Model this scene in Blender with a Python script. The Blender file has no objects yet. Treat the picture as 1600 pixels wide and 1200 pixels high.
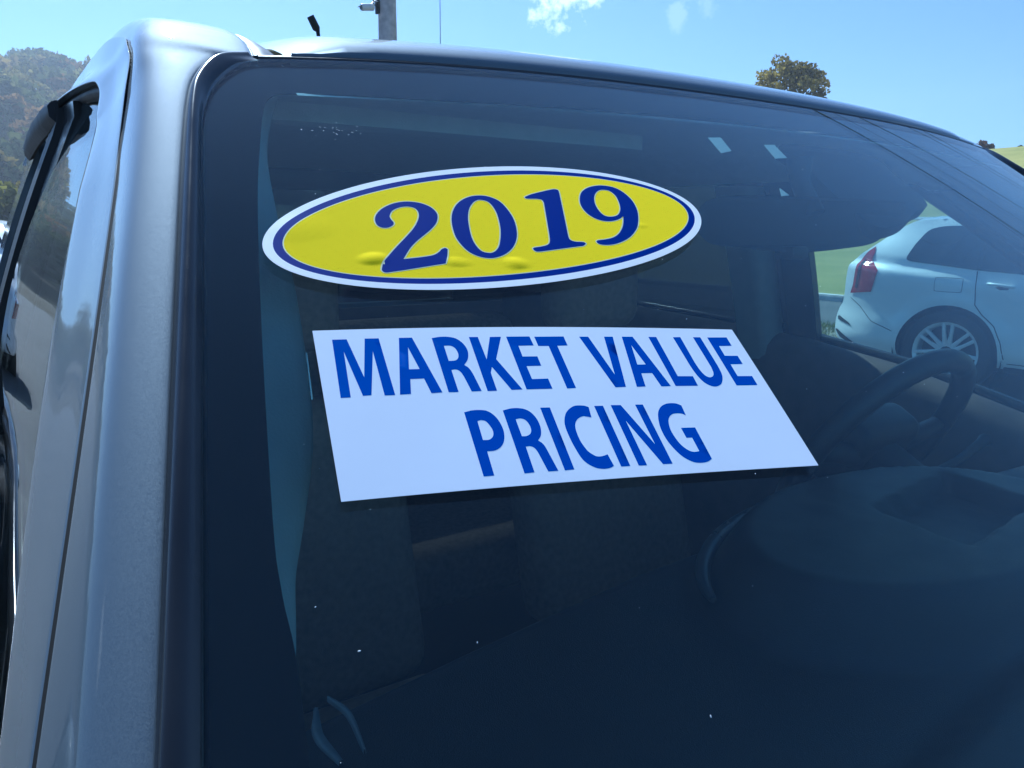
import bpy, bmesh, math, random
import numpy as np
from mathutils import Vector, Matrix
from mathutils.geometry import tessellate_polygon, delaunay_2d_cdt
from math import radians, sin, cos, pi
random.seed(7); rng = np.random.default_rng(7)
scene = bpy.context.scene
col = scene.collection

# ------------------------------------------------------------------ camera
CAM = Vector((-0.800579, -0.660296, 1.593458))
YAW, PITCH, ROLL = 0.58693, 0.201846, 0.010051
fwd = Vector((sin(YAW)*cos(PITCH), cos(YAW)*cos(PITCH), -sin(PITCH)))
rgt = Vector((cos(YAW), -sin(YAW), 0.0))
upv = rgt.cross(fwd)
rgt, upv = cos(ROLL)*rgt + sin(ROLL)*upv, -sin(ROLL)*rgt + cos(ROLL)*upv
cam_data = bpy.data.cameras.new('camera'); cam = bpy.data.objects.new('camera', cam_data); col.objects.link(cam)
cam_data.sensor_width = 36.0; cam_data.lens = 27.0
cam_data.clip_start = 0.01; cam_data.clip_end = 5000
m = Matrix((rgt, upv, -fwd)).transposed().to_4x4(); m.translation = CAM
cam.matrix_world = m
scene.camera = cam

# ------------------------------------------------------------------ sky, sun, exposure
SUN_AZ, SUN_EL = radians(7.0), radians(47.0)          # azimuth from +Y towards +X
world = bpy.data.worlds.new('World'); scene.world = world; world.use_nodes = True
wn, wl = world.node_tree.nodes, world.node_tree.links
wn.clear()
w_out = wn.new('ShaderNodeOutputWorld'); w_bg = wn.new('ShaderNodeBackground')
w_sky = wn.new('ShaderNodeTexSky'); w_sky.sky_type = 'NISHITA'; w_sky.sun_disc = False
w_sky.sun_elevation = SUN_EL; w_sky.sun_rotation = SUN_AZ
w_sky.altitude = 200; w_sky.air_density = 1.0; w_sky.dust_density = 0.35; w_sky.ozone_density = 6.0
w_bg.inputs['Strength'].default_value = 0.072
# a few small fair-weather clouds scattered round the sky
w_co = wn.new('ShaderNodeTexCoord')
w_nrm = wn.new('ShaderNodeVectorMath'); w_nrm.operation = 'NORMALIZE'; wl.new(w_co.outputs['Generated'], w_nrm.inputs[0])
w_no = wn.new('ShaderNodeTexNoise'); w_no.inputs['Scale'].default_value = 34; w_no.inputs['Detail'].default_value = 9; w_no.inputs['Roughness'].default_value = 0.62
wl.new(w_nrm.outputs[0], w_no.inputs['Vector'])
prev = None
for (cx, cy_, cz, size, dens_) in ((0.571, 0.770, 0.281, 0.058, 1.0), (0.683, 0.690, 0.243, 0.022, 0.22), (0.705, 0.666, 0.250, 0.016, 0.16), (-0.80, 0.30, 0.52, 0.07, 0.9), (-0.45, -0.80, 0.40, 0.09, 0.9), (0.30, -0.90, 0.30, 0.06, 0.7), (0.90, -0.30, 0.31, 0.05, 0.6)):
    d_ = wn.new('ShaderNodeVectorMath'); d_.operation = 'DISTANCE'; d_.inputs[1].default_value = Vector((cx, cy_, cz)).normalized(); wl.new(w_nrm.outputs[0], d_.inputs[0])
    r_ = wn.new('ShaderNodeMapRange'); r_.inputs['From Min'].default_value = size*1.3; r_.inputs['From Max'].default_value = 0.0; r_.inputs['To Max'].default_value = 1.0
    wl.new(d_.outputs['Value'], r_.inputs['Value'])
    a_ = wn.new('ShaderNodeMath'); a_.operation = 'MULTIPLY_ADD'; wl.new(w_no.outputs['Fac'], a_.inputs[0]); a_.inputs[1].default_value = 2.2; wl.new(r_.outputs['Result'], a_.inputs[2])
    q_ = wn.new('ShaderNodeMapRange'); q_.inputs['From Min'].default_value = 1.42; q_.inputs['From Max'].default_value = 1.72; q_.inputs['To Max'].default_value = dens_
    wl.new(a_.outputs[0], q_.inputs['Value'])
    k_ = wn.new('ShaderNodeMath'); k_.operation = 'MULTIPLY'; k_.inputs[1].default_value = 3.0; k_.use_clamp = True; wl.new(r_.outputs['Result'], k_.inputs[0])
    p_ = wn.new('ShaderNodeMath'); p_.operation = 'MULTIPLY'; wl.new(k_.outputs[0], p_.inputs[0]); wl.new(q_.outputs['Result'], p_.inputs[1])
    if prev is None: prev = p_.outputs[0]
    else:
        mx_ = wn.new('ShaderNodeMath'); mx_.operation = 'MAXIMUM'; wl.new(prev, mx_.inputs[0]); wl.new(p_.outputs[0], mx_.inputs[1]); prev = mx_.outputs[0]
w_mix = wn.new('ShaderNodeMix'); w_mix.data_type = 'RGBA'; w_mix.inputs[7].default_value = (9.5, 9.8, 10.2, 1)
wl.new(prev, w_mix.inputs[0])
wl.new(w_sky.outputs['Color'], w_mix.inputs[6]); wl.new(w_mix.outputs[2], w_bg.inputs['Color'])
wl.new(w_bg.outputs['Background'], w_out.inputs['Surface'])

sun_dir = Vector((sin(SUN_AZ)*cos(SUN_EL), cos(SUN_AZ)*cos(SUN_EL), sin(SUN_EL)))
sd = bpy.data.lights.new('sun', 'SUN'); sd.energy = 5.0; sd.angle = radians(0.53); sd.color = (1.0, 0.94, 0.84)
sun = bpy.data.objects.new('sun', sd); col.objects.link(sun)
sun.rotation_euler = (-sun_dir).to_track_quat('-Z', 'Y').to_euler(); sun.location = (0, 20, 30)

vs = scene.view_settings
vs.view_transform = 'Standard'; vs.look = 'None'; vs.gamma = 1.0; vs.exposure = 0.8; vs.use_curve_mapping = False
vs.use_white_balance = True; vs.white_balance_temperature = 4800; vs.white_balance_tint = 3
cy = scene.cycles
cy.max_bounces = 10; cy.transparent_max_bounces = 24; cy.glossy_bounces = 5; cy.diffuse_bounces = 4
cy.use_denoising = True; cy.sample_clamp_indirect = 6.0; cy.caustics_reflective = False
cy.volume_step_rate = 4.0

# ------------------------------------------------------------------ helpers
def new_mat(name):
    mt = bpy.data.materials.new(name); mt.use_nodes = True
    nt = mt.node_tree
    return mt, nt, nt.nodes['Principled BSDF'], nt.nodes['Material Output']
def pmat(name, base, rough=0.5, metal=0.0, coat=0.0, noise=0.0, nscale=30.0, bump=0.0, bscale=200.0, spec=0.5, coatr=0.04, trans=0.0):
    mt, nt, b, out = new_mat(name)
    b.inputs['Base Color'].default_value = (*base, 1); b.inputs['Roughness'].default_value = rough
    b.inputs['Metallic'].default_value = metal; b.inputs['Coat Weight'].default_value = coat
    b.inputs['Coat Roughness'].default_value = coatr; b.inputs['Specular IOR Level'].default_value = spec
    tc = nt.nodes.new('ShaderNodeTexCoord')
    if noise:
        n = nt.nodes.new('ShaderNodeTexNoise'); n.inputs['Scale'].default_value = nscale; n.inputs['Detail'].default_value = 6
        nt.links.new(tc.outputs['Object'], n.inputs['Vector'])
        r = nt.nodes.new('ShaderNodeMapRange'); r.inputs['From Min'].default_value = 0.3; r.inputs['From Max'].default_value = 0.7
        r.inputs['To Min'].default_value = 1-noise; r.inputs['To Max'].default_value = 1+noise
        nt.links.new(n.outputs['Fac'], r.inputs['Value'])
        mx = nt.nodes.new('ShaderNodeVectorMath'); mx.operation = 'SCALE'; mx.inputs[0].default_value = base
        nt.links.new(r.outputs['Result'], mx.inputs['Scale']); nt.links.new(mx.outputs['Vector'], b.inputs['Base Color'])
        rr = nt.nodes.new('ShaderNodeMapRange'); rr.inputs['To Min'].default_value = max(0, rough-0.12); rr.inputs['To Max'].default_value = min(1, rough+0.12)
        nt.links.new(n.outputs['Fac'], rr.inputs['Value']); nt.links.new(rr.outputs['Result'], b.inputs['Roughness'])
    if bump:
        n2 = nt.nodes.new('ShaderNodeTexNoise'); n2.inputs['Scale'].default_value = bscale; n2.inputs['Detail'].default_value = 4
        nt.links.new(tc.outputs['Object'], n2.inputs['Vector'])
        bp = nt.nodes.new('ShaderNodeBump'); bp.inputs['Strength'].default_value = bump; bp.inputs['Distance'].default_value = 0.002
        nt.links.new(n2.outputs['Fac'], bp.inputs['Height']); nt.links.new(bp.outputs['Normal'], b.inputs['Normal'])
    return mt
def glass_mat(name, tint, dust=0.012, ior=1.5, dustcol=(0.55, 0.55, 0.52)):
    """each face of a pane: mirror reflection by Fresnel, the rest passes through tinted; a film of dust on top"""
    mt, nt, b, out = new_mat(name); nt.nodes.remove(b)
    tr = nt.nodes.new('ShaderNodeBsdfTransparent'); tr.inputs['Color'].default_value = (*tint, 1)
    gl = nt.nodes.new('ShaderNodeBsdfGlossy'); gl.inputs['Roughness'].default_value = 0.0
    fr = nt.nodes.new('ShaderNodeFresnel'); fr.inputs['IOR'].default_value = ior
    geo = nt.nodes.new('ShaderNodeNewGeometry')
    # Fresnel as seen from air on both faces of the pane
    fl = nt.nodes.new('ShaderNodeMapRange'); fl.inputs['From Min'].default_value = 0; fl.inputs['From Max'].default_value = 1
    fl.inputs['To Min'].default_value = ior; fl.inputs['To Max'].default_value = 1.0/ior
    nt.links.new(geo.outputs['Backfacing'], fl.inputs['Value']); nt.links.new(fl.outputs['Result'], fr.inputs['IOR'])
    m1 = nt.nodes.new('ShaderNodeMixShader')
    nt.links.new(fr.outputs['Fac'], m1.inputs[0]); nt.links.new(tr.outputs[0], m1.inputs[1]); nt.links.new(gl.outputs[0], m1.inputs[2])
    df = nt.nodes.new('ShaderNodeBsdfDiffuse'); df.inputs['Color'].default_value = (*dustcol, 1)
    tc = nt.nodes.new('ShaderNodeTexCoord'); n = nt.nodes.new('ShaderNodeTexNoise'); n.inputs['Scale'].default_value = 6; n.inputs['Detail'].default_value = 8
    nt.links.new(tc.outputs['Object'], n.inputs['Vector'])
    r = nt.nodes.new('ShaderNodeMapRange'); r.inputs['From Min'].default_value = 0.3; r.inputs['From Max'].default_value = 0.75
    r.inputs['To Min'].default_value = dust*0.5; r.inputs['To Max'].default_value = dust*1.5
    nt.links.new(n.outputs['Fac'], r.inputs['Value'])
    m2 = nt.nodes.new('ShaderNodeMixShader')
    nt.links.new(r.outputs['Result'], m2.inputs[0]); nt.links.new(m1.outputs[0], m2.inputs[1]); nt.links.new(df.outputs[0], m2.inputs[2])
    nt.links.new(m2.outputs[0], out.inputs['Surface'])
    return mt

def mesh_obj(name, verts, faces, mat=None, parent=None, smooth=True, angle=None):
    me = bpy.data.meshes.new(name)
    me.from_pydata([tuple(float(c) for c in v) for v in verts], [], [tuple(int(i) for i in f) for f in faces]); me.update()
    o = bpy.data.objects.new(name, me); col.objects.link(o)
    if mat: me.materials.append(mat)
    if smooth:
        if angle: me.set_sharp_from_angle(angle=radians(angle))
        me.shade_smooth() if not angle else me.polygons.foreach_set('use_smooth', [True]*len(me.polygons))
    if parent: o.parent = parent
    return o
def tag(o, label=None, cat=None, group=None, kind=None):
    if label: o['label'] = label
    if cat: o['category'] = cat
    if group: o['group'] = group
    if kind: o['kind'] = kind
    return o
def empty(name, loc=(0, 0, 0), rz=0.0):
    o = bpy.data.objects.new(name, None); col.objects.link(o); o.location = loc; o.rotation_euler.z = rz
    o.empty_display_size = 0.2
    return o
def catmull(P, n, closed=False):
    P = np.asarray(P, float); N = len(P); out = []
    rngi = range(N) if closed else range(N-1)
    for i in rngi:
        p0 = P[(i-1) % N] if closed or i > 0 else 2*P[0]-P[1]
        p1 = P[i]; p2 = P[(i+1) % N]
        p3 = P[(i+2) % N] if closed or i+2 < N else 2*P[-1]-P[-2]
        for k in range(n):
            t = k/n
            out.append(0.5*((2*p1)+(p2-p0)*t+(2*p0-5*p1+4*p2-p3)*t*t+(-p0+3*p1-3*p2+p3)*t**3))
    if not closed: out.append(P[-1])
    return np.array(out)
def grid_faces(nr, nc, wrap=False):
    F = []
    for i in range(nr-1):
        for j in range(nc if wrap else nc-1):
            a = i*nc+j; b_ = i*nc+(j+1) % nc
            F.append((a, b_, b_+nc, a+nc))
    return F
def loft(name, curves, mat, parent, cross=1, smooth=True, flip=False, angle=None):
    """surface through a row of 3-D curves with equal sample counts; cross = spline steps between curves"""
    A = np.array(curves, float)                                   # K x N x 3
    if cross > 1: A = catmull(A, cross)
    K, N = A.shape[:2]
    F = grid_faces(K, N)
    if flip: F = [f[::-1] for f in F]
    return mesh_obj(name, A.reshape(-1, 3), F, mat, parent, smooth, angle)
def mirror_obj(o, parent, name=None):
    """the same part on the other side of the vehicle"""
    me = o.data.copy()
    for v in me.vertices: v.co.x = -v.co.x
    me.flip_normals(); me.update()
    c = bpy.data.objects.new(name or o.name.split('.')[0], me); col.objects.link(c); c.parent = parent
    for ch in [q for q in bpy.data.objects if q.parent == o]:
        mirror_obj(ch, c)
    return c
def tube(name, pts, r, mat, parent=None, seg=10, closed=False, caps=True, taper=None):
    P = [Vector(p) for p in pts]; N = len(P); V = []; F = []
    nrm = None
    for i in range(N):
        if closed: t = (P[(i+1) % N]-P[i-1]).normalized()
        else: t = (P[min(i+1, N-1)]-P[max(i-1, 0)]).normalized()
        if nrm is None:
            a = Vector((0, 0, 1)) if abs(t.z) < 0.9 else Vector((1, 0, 0)); nrm = t.cross(a).normalized()
        nrm = (nrm-t*nrm.dot(t)).normalized(); bn = t.cross(nrm)
        rr = r[i] if isinstance(r, (list, tuple)) else r
        for k in range(seg):
            a = 2*pi*k/seg; V.append(P[i]+rr*(cos(a)*nrm+sin(a)*bn))
    for i in range(N if closed else N-1):
        for k in range(seg):
            a = i*seg+k; b_ = i*seg+(k+1) % seg; c_ = ((i+1) % N)*seg+(k+1) % seg; d_ = ((i+1) % N)*seg+k
            F.append((a, d_, c_, b_))
    if caps and not closed:
        F.append(tuple(range(seg))); F.append(tuple(range((N-1)*seg, N*seg))[::-1])
    return mesh_obj(name, V, F, mat, parent, True, 50)
def box(name, lo, hi, mat, parent=None, bev=0.0, segs=2):
    bm = bmesh.new(); bmesh.ops.create_cube(bm, size=1.0)
    for v in bm.verts: v.co = Vector([lo[i]+(v.co[i]+0.5)*(hi[i]-lo[i]) for i in range(3)])
    if bev: bmesh.ops.bevel(bm, geom=bm.edges[:], offset=bev, segments=segs, affect='EDGES', profile=0.5)
    me = bpy.data.meshes.new(name); bm.to_mesh(me); bm.free()
    o = bpy.data.objects.new(name, me); col.objects.link(o); me.materials.append(mat)
    if bev: me.polygons.foreach_set('use_smooth', [True]*len(me.polygons)); me.set_sharp_from_angle(angle=radians(40))
    if parent: o.parent = parent
    return o
def prism(name, outline, fn_front, fn_back, mat, parent=None, smooth=False):
    """closed solid from a 2-D outline; the two faces are placed by functions (a,b)->xyz"""
    n = len(outline)
    V = [fn_front(*p) for p in outline]+[fn_back(*p) for p in outline]
    tri = tessellate_polygon([[Vector((p[0], p[1], 0)) for p in outline]])
    F = [t for t in tri]+[tuple(n+i for i in t[::-1]) for t in tri]
    F += [(i, n+i, n+(i+1) % n, (i+1) % n) for i in range(n)]
    o = mesh_obj(name, V, F, mat, parent, smooth, 35 if smooth else None)
    bm = bmesh.new(); bm.from_mesh(o.data); bmesh.ops.recalc_face_normals(bm, faces=bm.faces[:]); bm.to_mesh(o.data); bm.free()
    return o
def smoothstep(a, b_, x):
    t = np.clip((np.asarray(x, float)-a)/(b_-a), 0, 1); return t*t*(3-2*t)

# windscreen: u across (-1 passenger edge, +1 driver edge), v down the glass
WB, DY, DZ, CY0, CY1, CZ0, CZ1, Q0, BOW, ZQ = 0.805802, 0.67406, 0.480388, 0.026091, 0.107857, 0.009592, 0.014891, -0.001878, 0.010179, 0.014731
def ws(u, v):
    u = np.asarray(u, float); v = np.asarray(v, float)
    w = 0.648+(WB-0.648)*v; L = math.hypot(DY, DZ); o = BOW*4*v*(1-v)
    return np.stack(np.broadcast_arrays(u*w, -v*DY+(CY0+(CY1-CY0)*v)*u*u+Q0*u**4-o*DZ/L,
                    1.747-v*DZ-(CZ0+(CZ1-CZ0)*v)*u*u-ZQ*u**4+o*DY/L), -1)
def wsn(u, v):
    e = 1e-4; a = ws(u+e, v)-ws(u-e, v); b_ = ws(u, v+e)-ws(u, v-e)
    n = np.cross(b_, a); n /= np.linalg.norm(n, axis=-1, keepdims=True)
    return n*np.sign(n[..., 2:3])
def wso(u, v, off): return ws(u, v)+off*wsn(np.asarray(u, float), np.asarray(v, float))
_vs = np.linspace(-0.1, 1.15, 300); _E = ws(-1+0*_vs, _vs)
def yedge(z): return np.interp(z, _E[::-1, 2], _E[::-1, 1])
def xedge(z): return np.interp(z, _E[::-1, 2], _E[::-1, 0])

# ------------------------------------------------------------------ materials
def paint_mat():
    mt, nt, b, out = new_mat('grey_metallic_paint')
    b.inputs['Base Color'].default_value = (0.145, 0.175, 0.20, 1); b.inputs['Metallic'].default_value = 0.8
    b.inputs['Roughness'].default_value = 0.7; b.inputs['Coat Weight'].default_value = 1.0; b.inputs['Coat Roughness'].default_value = 0.02
    tc = nt.nodes.new('ShaderNodeTexCoord')
    vo = nt.nodes.new('ShaderNodeTexVoronoi'); vo.inputs['Scale'].default_value = 2600
    nt.links.new(tc.outputs['Object'], vo.inputs['Vector'])
    # every flake tilts its own way
    sub = nt.nodes.new('ShaderNodeVectorMath'); sub.operation = 'SUBTRACT'; sub.inputs[1].default_value = (0.5, 0.5, 0.5)
    nt.links.new(vo.outputs['Color'], sub.inputs[0])
    sc = nt.nodes.new('ShaderNodeVectorMath'); sc.operation = 'SCALE'; sc.inputs['Scale'].default_value = 0.07
    nt.links.new(sub.outputs['Vector'], sc.inputs[0])
    ge = nt.nodes.new('ShaderNodeNewGeometry'); ad = nt.nodes.new('ShaderNodeVectorMath'); ad.operation = 'ADD'
    nt.links.new(ge.outputs['Normal'], ad.inputs[0]); nt.links.new(sc.outputs['Vector'], ad.inputs[1])
    no = nt.nodes.new('ShaderNodeVectorMath'); no.operation = 'NORMALIZE'; nt.links.new(ad.outputs['Vector'], no.inputs[0])
    nt.links.new(no.outputs['Vector'], b.inputs['Normal'])
    # faint orange peel and water marks in the clear coat
    n2 = nt.nodes.new('ShaderNodeTexNoise'); n2.inputs['Scale'].default_value = 90; n2.inputs['Detail'].default_value = 3
    nt.links.new(tc.outputs['Object'], n2.inputs['Vector'])
    bp = nt.nodes.new('ShaderNodeBump'); bp.inputs['Strength'].default_value = 0.05; bp.inputs['Distance'].default_value = 0.001
    nt.links.new(n2.outputs['Fac'], bp.inputs['Height']); nt.links.new(bp.outputs['Normal'], b.inputs['Coat Normal'])
    n3 = nt.nodes.new('ShaderNodeTexNoise'); n3.inputs['Scale'].default_value = 14; n3.inputs['Detail'].default_value = 9
    nt.links.new(tc.outputs['Object'], n3.inputs['Vector'])
    r3 = nt.nodes.new('ShaderNodeMapRange'); r3.inputs['From Min'].default_value = 0.4; r3.inputs['From Max'].default_value = 0.75; r3.inputs['To Min'].default_value = 0.015; r3.inputs['To Max'].default_value = 0.12
    nt.links.new(n3.outputs['Fac'], r3.inputs['Value']); nt.links.new(r3.outputs['Result'], b.inputs['Coat Roughness'])
    return mt
M = {}
M['paint'] = paint_mat()
M['trim_black'] = pmat('black_gloss_moulding', (0.018, 0.019, 0.022), 0.16, noise=0.15, nscale=20, spec=0.5)
M['rubber'] = pmat('black_rubber', (0.014, 0.014, 0.015), 0.55, noise=0.2, nscale=40, bump=0.2)
M['black_gap'] = pmat('dark_gap', (0.004, 0.004, 0.004), 0.9)
M['frit'] = pmat('black_frit_band', (0.008, 0.008, 0.010), 1.0, spec=0.0)
M['ditch'] = pmat('satin_grey_moulding', (0.16, 0.16, 0.165), 0.42, noise=0.15, nscale=60)
M['glass'] = glass_mat('windscreen_glass', (0.85, 0.955, 0.945), dust=0.0015, ior=1.5)
M['door_glass'] = glass_mat('door_glass', (0.88, 0.95, 0.93), dust=0.005)
M['privacy_glass'] = glass_mat('privacy_glass', (0.17, 0.18, 0.18), dust=0.01)
M['liner'] = pmat('light_grey_headliner', (0.72, 0.72, 0.69), 0.95, noise=0.06, nscale=50, bump=0.3, bscale=600)
M['pillar_trim'] = pmat('light_grey_pillar_trim', (0.38, 0.39, 0.37), 0.7, noise=0.05, nscale=40, bump=0.2, bscale=500)
M['dash'] = pmat('charcoal_dashboard_plastic', (0.016, 0.016, 0.018), 0.45, noise=0.18, nscale=25, bump=0.35, bscale=900)
M['dash_dark'] = pmat('black_dashboard_plastic', (0.012, 0.012, 0.014), 0.5, noise=0.15, bump=0.3, bscale=900)
M['hood_highlight'] = pmat('satin_dash_highlight', (0.06, 0.06, 0.063), 0.3, noise=0.1, nscale=30)  # paler and glossier than the dash, for the added highlight strip
M['seat'] = pmat('flare_brown_seat_cloth', (0.40, 0.26, 0.17), 0.92, noise=0.2, nscale=70, bump=0.4, bscale=700)  # brown lens-flare veil over the cabin put into the cloth colour
M['door_card'] = pmat('flare_brown_door_card', (0.13, 0.09, 0.07), 0.8, noise=0.15, bump=0.3, bscale=800)  # browned as well, carrying the flare tint into the cabin
M['wheel_leather'] = pmat('black_wheel_leather', (0.020, 0.020, 0.022), 0.38, noise=0.2, nscale=60, bump=0.35, bscale=500)
M['visor'] = pmat('dark_visor', (0.03, 0.028, 0.034), 0.9, noise=0.08, nscale=40)
M['chrome'] = pmat('bright_trim', (0.62, 0.63, 0.64), 0.18, metal=1.0)
M['white_vinyl'] = pmat('white_vinyl', (0.88, 0.88, 0.88), 0.5, noise=0.03, nscale=12, spec=0.12)
M['yellow_vinyl'] = pmat('yellow_vinyl', (1.0, 0.76, 0.0), 0.9, noise=0.0, spec=0.02)
M['halo_vinyl'] = pmat('pale_print', (0.70, 0.72, 0.42), 0.5, spec=0.12)
M['blue_vinyl'] = pmat('dark_blue_print', (0.001, 0.020, 0.22), 0.65, spec=0.03)
M['blue_print'] = pmat('blue_print', (0.0, 0.068, 0.42), 0.65, spec=0.03)
M['sheet_vinyl'] = pmat('pale_blue_white_vinyl', (0.78, 0.82, 0.90), 0.55, noise=0.03, nscale=10, spec=0.12)
M['label'] = pmat('pale_label', (0.62, 0.64, 0.60), 0.7)
M['dust'] = pmat('pale_dust', (0.75, 0.75, 0.72), 0.9)
M['white_paint'] = pmat('white_car_paint', (0.84, 0.85, 0.83), 0.35, coat=1.0, noise=0.02, nscale=3)
M['red_lens'] = pmat('red_lamp_lens', (0.36, 0.010, 0.012), 0.08, coat=1.0, noise=0.25, nscale=25)
M['dark_lens'] = pmat('dark_lamp_lens', (0.06, 0.004, 0.006), 0.1, coat=1.0)
M['suv_glass'] = pmat('dark_car_window', (0.010, 0.012, 0.015), 0.02, spec=0.6)
M['tyre'] = pmat('tyre_rubber', (0.018, 0.018, 0.019), 0.8, noise=0.2, nscale=30, bump=0.4, bscale=90)
M['alloy'] = pmat('machined_alloy', (0.80, 0.81, 0.82), 0.3, metal=0.25)
M['rim_dark'] = pmat('dark_rim', (0.02, 0.021, 0.024), 0.35)
M['clad'] = pmat('dark_plastic_cladding', (0.022, 0.023, 0.025), 0.6, noise=0.1)
M['lens_clear'] = pmat('clear_lamp_lens', (0.5, 0.52, 0.55), 0.08, coat=1.0)
M['pole'] = pmat('weathered_pole_wood', (0.55, 0.50, 0.47), 0.85, noise=0.25, nscale=9, bump=0.6, bscale=40)
M['galv'] = pmat('galvanised_steel', (0.42, 0.43, 0.44), 0.45, metal=0.6, noise=0.15, nscale=15)
M['cam_white'] = pmat('white_plastic', (0.72, 0.72, 0.70), 0.45)
M['wire'] = pmat('black_cable', (0.012, 0.012, 0.013), 0.6)
M['concrete'] = pmat('kerb_concrete', (0.52, 0.51, 0.48), 0.85, noise=0.2, nscale=5, bump=0.5, bscale=60)
M['line'] = pmat('white_road_paint', (0.72, 0.72, 0.68), 0.7, noise=0.2, nscale=12, bump=0.3, bscale=80)
def asphalt_mat(name, base):
    mt, nt, b, out = new_mat(name)
    tc = nt.nodes.new('ShaderNodeTexCoord')
    n1 = nt.nodes.new('ShaderNodeTexNoise'); n1.inputs['Scale'].default_value = 0.6; n1.inputs['Detail'].default_value = 8
    n2 = nt.nodes.new('ShaderNodeTexVoronoi'); n2.inputs['Scale'].default_value = 130
    for n in (n1, n2): nt.links.new(tc.outputs['Object'], n.inputs['Vector'])
    cr = nt.nodes.new('ShaderNodeValToRGB'); cr.color_ramp.elements[0].position = 0.3; cr.color_ramp.elements[1].position = 0.72
    cr.color_ramp.elements[0].color = (base*0.75, base*0.76, base*0.78, 1); cr.color_ramp.elements[1].color = (base*1.3, base*1.28, base*1.24, 1)
    nt.links.new(n1.outputs['Fac'], cr.inputs['Fac'])
    mx = nt.nodes.new('ShaderNodeMix'); mx.data_type = 'RGBA'; mx.blend_type = 'MULTIPLY'; mx.inputs[0].default_value = 0.5
    nt.links.new(cr.outputs['Color'], mx.inputs[6]); nt.links.new(n2.outputs['Color'], mx.inputs[7])
    nt.links.new(mx.outputs[2], b.inputs['Base Color']); b.inputs['Roughness'].default_value = 0.85
    bp = nt.nodes.new('ShaderNodeBump'); bp.inputs['Strength'].default_value = 0.5; bp.inputs['Distance'].default_value = 0.004
    nt.links.new(n2.outputs['Distance'], bp.inputs['Height']); nt.links.new(bp.outputs['Normal'], b.inputs['Normal'])
    return mt
M['asphalt'] = asphalt_mat('asphalt', 0.075)
M['road'] = asphalt_mat('road_asphalt', 0.095)
def grass_ground(name, c0, c1):
    mt, nt, b, out = new_mat(name)
    tc = nt.nodes.new('ShaderNodeTexCoord'); n1 = nt.nodes.new('ShaderNodeTexNoise'); n1.inputs['Scale'].default_value = 0.35; n1.inputs['Detail'].default_value = 10; n1.inputs['Roughness'].default_value = 0.7
    nt.links.new(tc.outputs['Object'], n1.inputs['Vector'])
    cr = nt.nodes.new('ShaderNodeValToRGB'); cr.color_ramp.elements[0].position = 0.32; cr.color_ramp.elements[1].position = 0.68
    cr.color_ramp.elements[0].color = (*c0, 1); cr.color_ramp.elements[1].color = (*c1, 1)
    nt.links.new(n1.outputs['Fac'], cr.inputs['Fac']); nt.links.new(cr.outputs['Color'], b.inputs['Base Color'])
    b.inputs['Roughness'].default_value = 0.95
    n2 = nt.nodes.new('ShaderNodeTexNoise'); n2.inputs['Scale'].default_value = 25; nt.links.new(tc.outputs['Object'], n2.inputs['Vector'])
    bp = nt.nodes.new('ShaderNodeBump'); bp.inputs['Strength'].default_value = 0.9; bp.inputs['Distance'].default_value = 0.05
    nt.links.new(n2.outputs['Fac'], bp.inputs['Height']); nt.links.new(bp.outputs['Normal'], b.inputs['Normal'])
    return mt
M['lawn'] = grass_ground('lawn_grass', (0.20, 0.205, 0.035), (0.33, 0.30, 0.075))
M['gravel'] = grass_ground('gravelly_soil', (0.17, 0.16, 0.11), (0.30, 0.28, 0.20))
M['hill'] = grass_ground('hill_soil', (0.035, 0.030, 0.015), (0.06, 0.045, 0.02))
def leaf_mat(name):
    mt, nt, b, out = new_mat(name)
    at = nt.nodes.new('ShaderNodeVertexColor'); at.layer_name = 'leaf'
    nt.links.new(at.outputs['Color'], b.inputs['Base Color']); b.inputs['Roughness'].default_value = 1.0; b.inputs['Specular IOR Level'].default_value = 0.0
    tl = nt.nodes.new('ShaderNodeBsdfTranslucent'); nt.links.new(at.outputs['Color'], tl.inputs['Color'])
    mx = nt.nodes.new('ShaderNodeMixShader'); mx.inputs[0].default_value = 0.35
    nt.links.new(b.outputs[0], mx.inputs[1]); nt.links.new(tl.outputs[0], mx.inputs[2]); nt.links.new(mx.outputs[0], out.inputs['Surface'])
    return mt
M['leaf'] = leaf_mat('autumn_leaves')
M['bark'] = pmat('tree_bark', (0.07, 0.055, 0.045), 0.9, noise=0.3, nscale=6, bump=0.6, bscale=30)

# ------------------------------------------------------------------ the setting
def gz(x, y):                                   # the lot rises gently towards the road
    return 0.15*smoothstep(0.5, 7.5, x)
def sheet(name, xs, ys, fn, mat, kind='structure'):
    X, Y = np.meshgrid(xs, ys, indexing='ij'); Z = fn(X, Y)
    o = mesh_obj(name, np.stack([X, Y, Z], -1).reshape(-1, 3), [f[::-1] for f in grid_faces(len(xs), len(ys))], mat)
    return tag(o, kind=kind)
xs = np.unique(np.r_[np.linspace(-1500, -10, 12), np.linspace(-10, 16, 53), np.linspace(16, 1500, 14)])
ys = np.unique(np.r_[np.linspace(-1500, -20, 10), np.linspace(-20, 40, 31), np.linspace(40, 1500, 14)])
tag(sheet('ground', xs, ys, lambda X, Y: gz(X, Y)-0.25*(X > 8.6), M['hill']), 'brown soil reaching to the foot of the hills', 'ground')
tag(sheet('parking_lot', np.linspace(-40, 8.35, 100), np.linspace(-60, 60, 61), lambda X, Y: gz(X, Y)+0.004, M['asphalt']), 'dark asphalt parking lot under the vehicles', 'parking lot')
tag(sheet('painted_line', np.linspace(8.02, 8.16, 2), np.linspace(-30, 30, 61), lambda X, Y: gz(X, Y)+0.009, M['line']), 'white painted line along the edge of the lot', 'road marking')
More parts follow.
